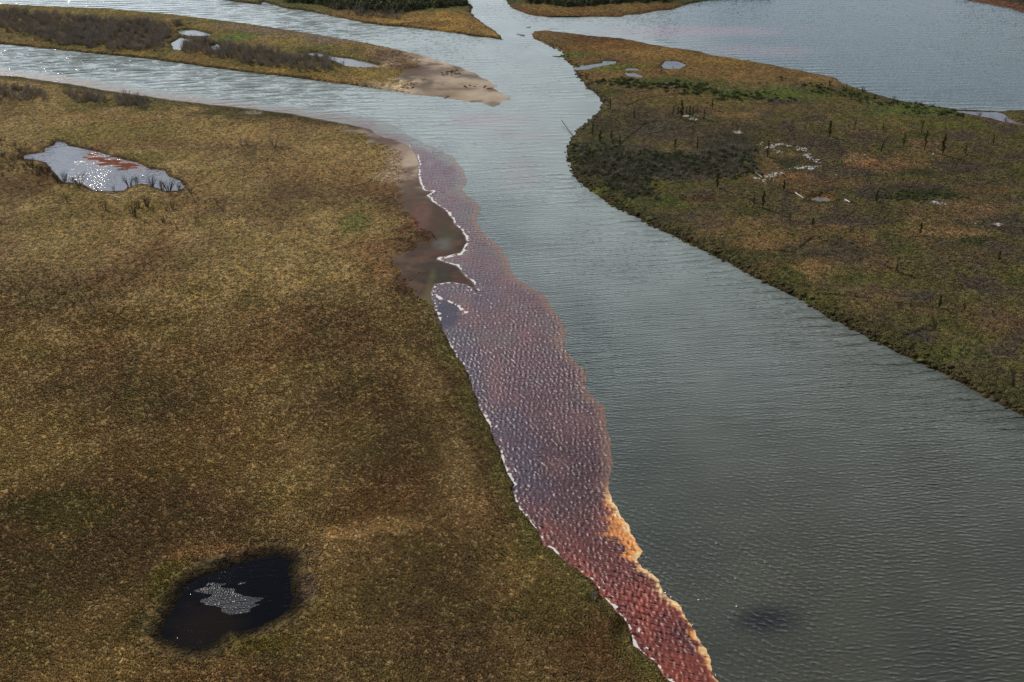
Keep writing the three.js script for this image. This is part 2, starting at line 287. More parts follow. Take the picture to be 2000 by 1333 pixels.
{
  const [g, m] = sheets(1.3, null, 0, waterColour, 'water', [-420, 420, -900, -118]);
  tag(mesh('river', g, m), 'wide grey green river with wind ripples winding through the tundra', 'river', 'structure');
  const outer = [];
  for (const [a, b, c, d] of [[-4000, 4000, -6000, -900], [-4000, 4000, -118, 1500], [-4000, -420, -900, -118], [420, 4000, -900, -118]]) outer.push(sheet([a, b, c, d], 900, null, -0.4, null));
  tag(mesh('water', mergeGeometries(outer), new THREE.MeshPhysicalMaterial({ name: 'far water', color: new THREE.Color(0.05, 0.06, 0.055), roughness: 0.25, ior: 1.33 })), 'open water of the delta beyond the near channels', 'water', 'structure');
}

// ------------------------------------------------------------------ the dyed slick along the left bank
const SK = [[-146.6, C(112, 50, 34)], [-163.7, C(102, 44, 34)], [-180.6, C(92, 44, 38)], [-190, C(80, 44, 42)], [-195.8, C(62, 36, 40)], [-211.1, C(62, 38, 44)], [-242.6, C(76, 50, 58)], [-281.9, C(84, 61, 66)], [-332.3, C(92, 70, 74)], [-384.3, C(94, 74, 82)], [-426.9, C(104, 92, 92)], [-500.5, C(126, 116, 110)]];
const edgeLine = alongLine(SLICK_EDGE), shoreLine = alongLine(LEFT_SHORE);
function slickValue(x, z) { return slickSd(x, z) + 0.9 * fbm(x, z * 0.8, 5.5, 4) * smooth(-420, -300, z) + 0.35 * fbm(x * 0.6 + z * 0.5, z - x * 0.5, 1.1, 2) * smooth(-300, -190, z); }
function slickColour(x, z) {
  let i = 0; while (i < SK.length - 2 && z < SK[i + 1][0]) i++;
  const t = clamp((z - SK[i][0]) / (SK[i + 1][0] - SK[i][0])), c = mixTo([...SK[i][1]], SK[i + 1][1], t);
  const e = edgeLine(x, z), s = shoreLine(x, z), n = fbm(x + 3 * noise(z * 0.1, x * 0.1), z * 0.55, 8, 5), f = fbm(x * 0.7 + z * 0.45, (z - x * 0.6) * 1.4, 2.2, 3);
  const red = smooth(-205, -186, z);
  mixTo(c, C(62, 26, 30), clamp(n * 1.1) * red);
  mixTo(c, C(140, 62, 44), clamp(-n * 0.9 - 0.05) * red);
  mixTo(c, C(62, 56, 74), (1 - red) * 0.55 * smooth(11, 1, s + 5 * n) * smooth(-330, -270, z));  // sky reflected in the shallows, painted as a purple-blue tint along the shore
  mixTo(c, C(110, 74, 72), (1 - red) * clamp(n) * 0.7 * smooth(-420, -320, z));
  mixTo(c, waterColour(x, z), 0.8 * smooth(8, 0, e + 4 * n) * smooth(-280, -430, z) + 0.3 * clamp(fbm(x - 60, z * 0.6, 6, 4) * 2) * smooth(-200, -260, z));
  mixTo(c, C(40, 38, 54), 0.85 * smooth(1.2, 0.8, Math.hypot((x - POOL[0]) / POOL[2], (z - POOL[1]) / POOL[3]) + 0.2 * f));
  const warm = smooth(-206, -196, z);
  const w0 = lerp(1.5, 4.2, smooth(-200, -188, z) * smooth(-174, -182, z)), w = w0 * (1 + 1.3 * fbm(x, z, 4, 3));
  mixTo(c, C(206, 134, 66), warm * 0.85 * smooth(w, w * 0.3, e + f * 2.6 + 0.4));
  mixTo(c, C(220, 194, 144), warm * 0.75 * smooth(1.0, 0.1, e + 1.5 * f + 0.6 * n));
  mixTo(c, C(122, 96, 78), (1 - warm) * 0.55 * smooth(3.2, 0.3, e + 1.5 * f) * smooth(-440, -360, z));
  const b = 1 + 0.35 * f; c[0] *= b; c[1] *= b; c[2] *= b;
  return c;
}
{
  const [g, m] = sheets(0.32, slickValue, 0.025, slickColour, 'film', [-330, 60, -560, -118]);
  tag(mesh('oil_slick', g, m), 'red and purple slick with orange rim drifting along the left bank', 'oil slick', 'structure');
}

// ------------------------------------------------------------------ ground materials
function tussockMaps(size, tile) {                                       // two sizes of grass clump, pushed about by noise, all repeating with the tile
  const r = mulberry(911);
  const table = (n) => { const t = new Float32Array(n * n); for (let i = 0; i < n * n; i++) t[i] = r(); return (u, v) => { u *= n; v *= n; const a = Math.floor(u), b = Math.floor(v), x = u - a, y = v - b, X = x * x * (3 - 2 * x), Y = y * y * (3 - 2 * y), i = (a % n + n) % n, j = (b % n + n) % n, k = (i + 1) % n, l = (j + 1) % n; return (t[j * n + i] * (1 - X) + t[j * n + k] * X) * (1 - Y) + (t[l * n + i] * (1 - X) + t[l * n + k] * X) * Y; }; };
  const warpA = table(64), warpB = table(64), coarse = table(36), mid = table(90), fine = table(230), hair = table(640);
  const cells = (n) => {
    const P = new Float32Array(n * n * 4); for (let i = 0; i < n * n * 4; i++) P[i] = r();
    return (s, t) => {
      const u = s * n, v = t * n, ui = Math.floor(u), vi = Math.floor(v); let best = 0, who = 0;
      for (let b = -1; b <= 1; b++) for (let a = -1; a <= 1; a++) {
        const k = (((vi + b) % n + n) % n) * n + ((ui + a) % n + n) % n, dx = ui + a + P[k * 4] - u, dz = vi + b + P[k * 4 + 1] - v, R = 0.35 + 0.6 * P[k * 4 + 2], d = (1 - (dx * dx + dz * dz) / R) * (0.3 + 0.7 * P[k * 4 + 2]);
        if (d > best) { best = d; who = k; }
      }
      return [best, P[who * 4 + 3]];
    };
  };
  const big = cells(Math.round(tile / 0.95)), small = cells(Math.round(tile / 0.36));
  const hgt = new Float32Array(size * size), col = new Uint8Array(size * size * 4);
  for (let j = 0; j < size; j++) for (let i = 0; i < size; i++) {
    const s0 = i / size, t0 = j / size, s = s0 + (warpA(s0, t0) - 0.5) * 0.9 / tile, t = t0 + (warpB(s0, t0) - 0.5) * 0.9 / tile;
    const [A, ta] = big(s, t), [B, tb] = small(s, t), f = fine(s0, t0), h0 = hair(s0, t0), m = mid(s0, t0), c = coarse(s0, t0);
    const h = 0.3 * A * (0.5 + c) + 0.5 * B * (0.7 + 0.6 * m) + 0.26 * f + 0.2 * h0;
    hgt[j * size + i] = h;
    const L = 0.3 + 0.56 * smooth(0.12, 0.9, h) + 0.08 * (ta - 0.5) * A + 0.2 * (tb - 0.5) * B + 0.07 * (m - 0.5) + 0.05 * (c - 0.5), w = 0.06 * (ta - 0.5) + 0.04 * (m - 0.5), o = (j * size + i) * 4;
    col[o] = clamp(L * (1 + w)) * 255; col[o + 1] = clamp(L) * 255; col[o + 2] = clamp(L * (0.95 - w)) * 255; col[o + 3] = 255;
  }
  const cm = dataTexture(col, size, size, THREE.UnsignedByteType, true), bm = dataTexture(hgt, size, size, THREE.FloatType);
  cm.repeat.set(1 / tile, 1 / tile); bm.repeat.set(1 / tile, 1 / tile);
  return [cm, bm];
}
const [TUS_C, TUS_B] = tussockMaps(2048, 50);
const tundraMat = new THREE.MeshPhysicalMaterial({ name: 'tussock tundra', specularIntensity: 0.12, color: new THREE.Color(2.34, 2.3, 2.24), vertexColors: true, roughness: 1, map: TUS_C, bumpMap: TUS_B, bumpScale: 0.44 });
const mudC = TUS_C.clone(), mudB = TUS_B.clone();
mudC.repeat.set(1 / 31, 1 / 31); mudB.repeat.set(1 / 31, 1 / 31);
const mudMat = new THREE.MeshPhysicalMaterial({ name: 'river mud', specularIntensity: 0.16, color: new THREE.Color(0.8, 0.8, 0.8), vertexColors: true, roughness: 0.62, bumpMap: mudB, bumpScale: 0.035 });

// ------------------------------------------------------------------ land
// blots: [x, z, rx, rz, colour, strength]; ponds cut hollows; tracks are grooves
function land({ name, label, pts, box, cell, base, blots = [], ponds = [], tracks = [], rag = 0.7, profile, mud, gain = 1, category = 'land' }) {
  const sdf = outline(pts);
  const sdAt = (x, z) => sdf(x, z) + rag * fbm(x, z, 4.5, 4);
  const roll = (x, z) => 0.34 * fbm(x, z, 26, 3) + 0.13 * fbm(x + 50, z, 3.2, 2);
  const heightFrom = (x, z, sd) => {
    let h = profile(sd, x, z);
    if (sd > 0) h += roll(x, z) * smooth(0.5, 7, sd) * (mud && mud(x, z, sd) > 0.4 ? 0.35 : 1);
    for (const p of ponds) {
      if (far(p.f, x, z, 9)) continue;
      const d = p.f(x, z) + 0.5 * fbm(x, z, 3.2, 3) * (p.rag ?? 1);
      const bank = p.level + (d > 0 ? -0.25 * Math.min(d, 3) : Math.min(1, -d / (p.soft ?? 2.2)) * Math.max(0.05, h - p.level));
      if (d > -(p.soft ?? 2.2)) h = d > 0 ? bank : Math.min(h, bank);
    }
    for (const t of tracks) if (!far(t.f, x, z, 2)) h -= t.deep * smooth(t.wide, 0, t.f(x, z) + 0.3 * noise(x, z));
    return h;
  };
  const height = (x, z) => heightFrom(x, z, sdAt(x, z));
  const [x0, x1, z0, z1] = box, nx = Math.round((x1 - x0) / cell), nz = Math.round((z1 - z0) / cell), w = nx + 1, N = w * (nz + 1);
  const S = new Float32Array(N), H = new Float32Array(N);
  for (let j = 0; j <= nz; j++) for (let i = 0; i < w; i++) { const x = x0 + (x1 - x0) * i / nx, z = z0 + (z1 - z0) * j / nz, k = j * w + i; S[k] = sdAt(x, z); H[k] = S[k] < -4 ? -1 : heightFrom(x, z, S[k]); }
  const id = new Int32Array(N).fill(-1), pos = [], col = [], nor = [], uv = [], soil = [[], []], M = [];
  const dx = (x1 - x0) / nx, dz = (z1 - z0) / nz;
  const colourOf = (x, z, sd, h) => {
    const q = fbm(x, z, 48, 4), q2 = fbm(x + 130, z - 60, 13, 4), q3 = fbm(x - 70, z + 33, 4, 3);
    const col0 = base(x, z, sd, q, q2, q3, h);
    for (const [bx, bz, rx, rz, bc, st] of blots) {
      const ex = (x - bx) / rx, ez = (z - bz) / rz; if (ex * ex + ez * ez > 4) continue;
      mixTo(col0, bc, st * smooth(1.15, 0.35, Math.hypot(ex, ez) + 0.55 * q2 + 0.35 * q3));
    }
    for (const p of ponds) if (p.rim && !far(p.f, x, z, 8)) { const d = -p.f(x, z) + 0.8 * q3; mixTo(col0, p.rim, (p.rimStrength ?? 0.85) * smooth(p.rimWidth ?? 2, 0.2, d)); }
    for (const t of tracks) if (!far(t.f, x, z, 2)) mixTo(col0, t.col, 0.8 * smooth(t.wide * 1.2, 0.1, t.f(x, z) + 0.3 * q3));
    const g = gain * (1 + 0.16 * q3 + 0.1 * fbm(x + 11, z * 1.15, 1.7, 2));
    const grey = 0.3 * col0[0] + 0.6 * col0[1] + 0.1 * col0[2];                 // every colour is pulled a little towards grey
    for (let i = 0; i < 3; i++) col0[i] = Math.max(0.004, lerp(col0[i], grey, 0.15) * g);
    return col0;
  };
  const vert = (k) => {
    if (id[k] >= 0) return id[k];
    const i = k % w, j = Math.floor(k / w), x = x0 + dx * i, z = z0 + dz * j;
    const a = H[j * w + Math.max(0, i - 1)], b = H[j * w + Math.min(nx, i + 1)], e = H[Math.max(0, j - 1) * w + i], d = H[Math.min(nz, j + 1) * w + i];
    const X = (a - b) / (2 * dx), Z = (e - d) / (2 * dz), L = 1 / Math.hypot(X, 1, Z);
    pos.push(x, H[k], z); nor.push(X * L, L, Z * L); uv.push(x, -z);
    const c = colourOf(x, z, S[k], H[k]); col.push(c[0], c[1], c[2]);
    M.push(mud ? mud(x, z, S[k]) : 0);
    return id[k] = pos.length / 3 - 1;
  };
  for (let j = 0; j < nz; j++) for (let i = 0; i < nx; i++) {
    const a = j * w + i, b = a + 1, c = a + w, d = c + 1;
    if (Math.max(S[a], S[b], S[c], S[d]) < -1.8) continue;
    const A = vert(a), B = vert(b), Cc = vert(c), D = vert(d);
    soil[M[A] + M[B] + M[Cc] + M[D] > 2 ? 1 : 0].push(A, Cc, B, B, Cc, D);
  }
  const g = new THREE.BufferGeometry();
  g.setAttribute('position', new THREE.Float32BufferAttribute(pos, 3)); g.setAttribute('normal', new THREE.Float32BufferAttribute(nor, 3));
  g.setAttribute('uv', new THREE.Float32BufferAttribute(uv, 2)); g.setAttribute('color', new THREE.Float32BufferAttribute(col, 3));
  const all = new Uint32Array(soil[0].length + soil[1].length); all.set(soil[0]); all.set(soil[1], soil[0].length);
  g.setIndex(new THREE.BufferAttribute(all, 1));
  g.addGroup(0, soil[0].length, 0); if (soil[1].length) g.addGroup(soil[0].length, soil[1].length, 1);
  const o = mesh(name, g, soil[1].length ? [tundraMat, mudMat] : [tundraMat]);
  tag(o, label, category, 'structure');
  return { height, sd: sdAt, o, colour: (x, z) => { const sd = sdAt(x, z); return colourOf(x, z, sd, heightFrom(x, z, sd)); } };
}
const pond = (f, level, extra = {}) => ({ f, level, ...extra });
const GOLD = C(118, 98, 54), TAN = C(134, 112, 73), OLIVE = C(90, 84, 42), BROWN = C(90, 71, 45), DKOLIVE = C(58, 56, 24), REDBR = C(98, 62, 38), WETMUD = C(64, 44, 28), PEAT = C(26, 18, 12), SAND = C(150, 128, 102), GREYMUD = C(112, 96, 84), GREEN = C(84, 92, 30), HEATH = C(70, 62, 52), DKHEATH = C(48, 46, 38);

const leftBank = land({
  name: 'tundra', label: 'golden brown tussock tundra filling the left bank of the river', pts: LEFT_LAND, box: [-230, 44, -522, -108], cell: 0.5, rag: 0.55,
  profile: (sd, x, z) => {
    const bar = smooth(-268, -290, z) * smooth(-470, -440, z);                    // low wet margin in the middle, a small scarp elsewhere
    return sd < 0 ? Math.max(-1.2, sd * 0.7) : lerp(0.42 * smooth(-0.1, 0.9, sd) + 0.3 * smooth(1, 8, sd), 0.05 * Math.min(sd, 1) + 0.14 * smooth(0, 5, sd) + 0.45 * smooth(5, 16, sd), bar);
  },
  mud: (x, z, sd) => (z < -281 && z > -425 && sd + 4.5 * fbm(x, z, 7, 4) + 1.5 * fbm(x, z, 1.6, 2) < lerp(11, 6.5, smooth(-345, -375, z)) * smooth(-283, -302, z) && x > -62) || (z < -268 && sd < 1.6 + fbm(x, z, 4, 2)) ? 1 : 0,
  base: (x, z, sd, q, q2, q3, h) => {
    const c = mixTo([...GOLD], TAN, clamp(q2 * 0.7 + 0.2));
    mixTo(c, BROWN, clamp(0.46 + q * 1.6 - 0.3 * smooth(-220, -420, z)));
    mixTo(c, OLIVE, clamp(-q2 * 0.9 + 0.04 + q * 0.4) * 0.6);
    mixTo(c, REDBR, 0.6 * clamp(fbm(x + 90, z + 140, 36, 3) * 1.4));
    mixTo(c, OLIVE, 0.75 * smooth(5.5, 1, sd + 2.2 * q2) * smooth(-290, -262, z));
    mixTo(c, TAN, 0.55 * smooth(5, 8, sd + q2 * 2) * smooth(17, 10, sd + q2 * 2) * smooth(-262, -235, z) * smooth(-180, -205, z));
    mixTo(c, DKOLIVE, 0.85 * smooth(9, 2, sd + 3 * q2) * smooth(-405, -430, z));
    const near = lerp(0.94, 1, smooth(-400, -265, z)) * lerp(1, 1.06, smooth(-265, -160, z + 25 * q)); c[0] *= near; c[1] *= near; c[2] *= near;
    mixTo(c, mixTo(C(56, 38, 24), C(84, 58, 38), clamp(0.4 + q2 * 1.8 + q3 * 0.6)), smooth(14, 8, sd + 4.5 * fbm(x, z, 7, 4)) * smooth(-276, -300, z) * smooth(-372, -350, z));
    mixTo(c, mixTo(C(92, 74, 58), C(140, 120, 100), clamp(0.4 + q2 * 1.8 + q3 * 0.5)), smooth(7.5, 4, sd + 4.5 * fbm(x, z, 7, 4)) * smooth(-345, -365, z) * smooth(-432, -418, z));
    mixTo(c, C(60, 42, 26), 0.9 * smooth(0.9, 0.1, sd + 0.2 * q3) * smooth(-290, -262, z));
    return c;
  },
  blots: [
    [-36.2,-394.2,7.9,33.8, C(140, 118, 98), 1], [-33.4,-384.3,4.1,21.5, C(172, 150, 126), 0.95], [-43.9,-412.8,6.1,9.9, C(84, 62, 42), 0.9], [-34.4,-381.8,3.4,5.8, C(84, 62, 46), 0.8],
    [-23.9,-332.3,9.9,37.2, C(70, 48, 31), 1], [-32,-361.1,6.4,22.1, C(80, 58, 38), 0.9], [-27.3,-342.1,4,13.7, C(100, 64, 48), 0.9], [-18.9,-327.8,3.8,9.8, C(62, 56, 22), 0.85], [-19.5,-321.1,3.8,6.5, C(92, 90, 84), 0.8],
    [-19.8,-304.4,7,16.7, C(54, 38, 24), 1], [-13,-298.8,3.3,7.1, C(72, 44, 26), 1], [-19.5,-297.9,4.1,5.8, C(52, 50, 26), 0.8], [-21.5,-286.3,1.6,18.2, OLIVE, 0.8],
    [-46.6,-334.2,6,10.1, C(80, 82, 34), 0.8], [-100.7,-442,24.7,9.9, DKOLIVE, 0.85], [-146,-454.6,29.2,13, C(78, 74, 34), 0.8], [-97.2,-443.8,5,3.7, C(120, 112, 100), 0.8],
    [-144.6,-420,29.1,14.8, C(104, 94, 40), 0.7], [-126.5,-390.2,18.8,13, C(92, 84, 34), 0.75], [-131.5,-346.2,24.8,20.6, C(96, 82, 36), 0.6], [-153.7,-370.1,9.8,18.4, C(84, 62, 34), 0.7],
    [-22.2,-188.1,8.7,2.6, C(150, 124, 80), 0.5], [-31.5,-185.3,7.6,2.8, C(156, 130, 86), 0.6], [-37.4,-179.9,4.7,3.6, C(140, 114, 80), 0.6], [-36.2,-170.5,3.1,4.7, C(108, 86, 70), 0.9], [-57.1,-179.9,11.2,3, C(132, 98, 62), 0.6],
    [-51.6,-175.9,6.4,2.3, C(128, 108, 84), 0.6], [-60.7,-171.9,4.5,8.5, C(96, 86, 32), 0.8], [-42.5,-156.7,6.8,3.5, C(96, 84, 28), 0.8], [-62.6,-161.8,3.5,3.9, C(92, 80, 40), 0.7],
    [-17.5,-222.9,6.6,12.3, C(84, 68, 38), 0.6], [-60.9,-211.1,21,7.6, C(104, 82, 44), 0.5], [-86.7,-193.3,11.8,10, C(88, 78, 36), 0.5], [5.3,-163.7,7.9,11.9, C(86, 76, 36), 0.5], [17.7,-160.5,1.9,3.8, C(58, 46, 20), 0.9], [14.2,-167.1,1.8,1.9, C(62, 52, 20), 0.8],
    [-93.7,-415.5,21.6,14.5, C(136, 108, 62), 0.5], [-64.8,-389.2,23.9,20, C(132, 106, 62), 0.5], [-104.9,-273.2,23,8.4, C(88, 68, 36), 0.5], [-95.9,-191.7,6.9,6.6, C(64, 66, 34), 0.5], [-53.2,-166.4,9.7,10.8, C(40, 30, 16), 0.4],
  ],
  ponds: [
    pond(PONDS.big, 0.25, { rim: C(50, 32, 20), rimWidth: 2.6, soft: 2.4, rag: 0.9 }),
    pond(PONDS.dark, 0.2, { rim: C(16, 12, 7), rimWidth: 6, rimStrength: 0.97, soft: 2.6, rag: 0.9 }),
  ],
});

const ISLE_TIP = [[-0.4,-464.6]][0];
const island = land({
  name: 'island', label: 'long low island with bare brown thickets and a pale sand tip', pts: ISLAND, box: [-330, 3, -690, -446], cell: 0.75, rag: 0.9,
  profile: (sd, x, z) => { const tip = smooth(-62, -30, x); return sd < 0 ? Math.max(-1.2, sd * 0.6) : lerp(0.7 * smooth(-0.1, 1.2, sd) + 0.25 * smooth(2, 12, sd), 0.42 * smooth(-0.2, 7, sd), tip); },
  mud: (x, z, sd) => x > -44 + 18 * fbm(x, z, 12, 4) ? 1 : 0,
  base: (x, z, sd, q, q2, q3) => {
    const c = mixTo(C(96, 84, 38), C(122, 98, 46), clamp(q2 + 0.3));
    mixTo(c, BROWN, clamp(0.25 + q)); mixTo(c, OLIVE, clamp(-q2 + 0.1));
    mixTo(c, C(46, 36, 22), 0.85 * smooth(1.8, 0.3, sd + 0.4 * q3) * smooth(-40, -70, x));
    mixTo(c, mixTo(C(178, 156, 130), C(100, 82, 62), clamp(0.2 + q2 * 2.2 + q3 * 0.6)), smooth(-66, -44, x + 16 * q2));
    return c;
  },
  blots: [
    [-83,-552.4,43.8,14.6, C(106, 90, 80), 0.95], [-113.3,-567.3,16.5,9.6, C(104, 90, 78), 0.9], [-52.9,-524.5,13.2,15, C(88, 68, 52), 0.9], [-42.3,-500.5,12.7,16.9, C(76, 56, 34), 0.95], [-128.6,-573.1,14.3,6.8, C(108, 92, 74), 0.8],
    [-29.4,-496.7,10.5,12.1, C(104, 84, 66), 0.9], [-19.6,-485.6,14.4,14.6, C(170, 150, 124), 0.8], [-24.1,-471.4,18.1,13.8, C(138, 116, 90), 0.9], [-7.9,-464.6,11.9,16.2, C(172, 152, 128), 0.9], [-14.6,-493,8.3,7.5, C(118, 106, 92), 0.9], [-6.8,-455.9,5.5,3.9, C(120, 108, 94), 0.9],
    [-55.3,-493,10.4,12, C(116, 98, 38), 0.9], [-66.1,-487,14.5,7.3, C(116, 92, 50), 0.8], [-126,-554.2,13.9,11, C(80, 94, 30), 0.9], [-100.4,-546,13.7,8.9, C(112, 96, 34), 0.8], [-85.2,-534.6,11.2,5.2, C(74, 80, 28), 0.7],
    [-212.4,-604.7,37.5,8.6, C(104, 92, 40), 0.7], [-123.9,-516.3,13,8.1, C(116, 94, 42), 0.8], [-93.1,-500.5,12.7,6.1, C(118, 98, 44), 0.8], [-191.3,-537.2,27,8.7, C(98, 84, 42), 0.7], [-185.3,-555.1,41.7,27.6, C(62, 56, 36), 0.6], [-100.2,-517.9,28.3,13, C(66, 62, 32), 0.6],
    [-24.2,-474.2,12.1,2.1, C(96, 80, 62), 0.7], [-17.7,-493,8.3,3.7, C(70, 56, 44), 0.5],
  ],
  ponds: [pond(PONDS.isleA, 0.3, { rim: DKOLIVE }), pond(PONDS.isleB, 0.3, { rim: DKOLIVE }), pond(PONDS.isleC, 0.3, { rim: DKOLIVE }), pond(PONDS.isleD, 0.25, { rim: C(70, 64, 40), rimWidth: 3 })],
});
const tipLand = land({
  name: 'headland', label: 'golden headland pointing right between two far channels', pts: TIP_LAND, box: [-215, 0, -900, -545], cell: 1, rag: 1,
  profile: (sd) => sd < 0 ? Math.max(-1.2, sd * 0.6) : 0.7 * smooth(-0.1, 1.3, sd) + 0.4 * smooth(3, 14, sd),
  base: (x, z, sd, q, q2, q3) => {
    const c = mixTo(C(112, 88, 44), C(140, 110, 50), clamp(q2 + 0.4)); mixTo(c, BROWN, clamp(0.2 + q));
    mixTo(c, C(76, 80, 42), smooth(-590, -612, z + 8 * q2) * 0.9); mixTo(c, C(54, 42, 26), 0.9 * smooth(2.2, 0.3, sd + 0.6 * q3));
    return c;
  },
  blots: [[-29.1,-584,17,22.2, C(138, 106, 44), 0.9], [-74.4,-599.4,29.7,12.6, C(106, 82, 50), 0.8], [-43.3,-579,21.6,5, C(84, 64, 38), 0.7]],
});
const middleLand = land({
  name: 'headland', label: 'brown rounded headland at the top centre under dark willows', pts: MIDDLE_LAND, box: [-20, 150, -900, -596], cell: 1, rag: 1,
  profile: (sd) => sd < 0 ? Math.max(-1.2, sd * 0.5) : 0.6 * smooth(-0.1, 2, sd) + 0.4 * smooth(3, 14, sd),
  base: (x, z, sd, q, q2, q3) => { const c = mixTo(C(98, 76, 42), C(112, 92, 40), clamp(q2 + 0.3)); mixTo(c, C(84, 58, 38), 0.7 * smooth(9, 2, sd + 3 * q2)); mixTo(c, C(60, 62, 36), smooth(-616, -628, z + 5 * q2)); return c; },
});
const cornerLand = land({
  name: 'headland', label: 'brown far shore in the top right corner beyond the lake', pts: CORNER_LAND, box: [214, 330, -760, -560], cell: 1.2, rag: 1,
  profile: (sd) => sd < 0 ? Math.max(-1.2, sd * 0.5) : 0.6 * smooth(-0.1, 2, sd) + 0.4 * smooth(3, 14, sd),
  base: (x, z, sd, q, q2) => mixTo(C(92, 62, 46), C(48, 44, 34), smooth(5, 14, sd + 4 * q2)),
});
const track = (pts, wide, deep, col) => ({ f: alongLine(pts), wide, deep, col });
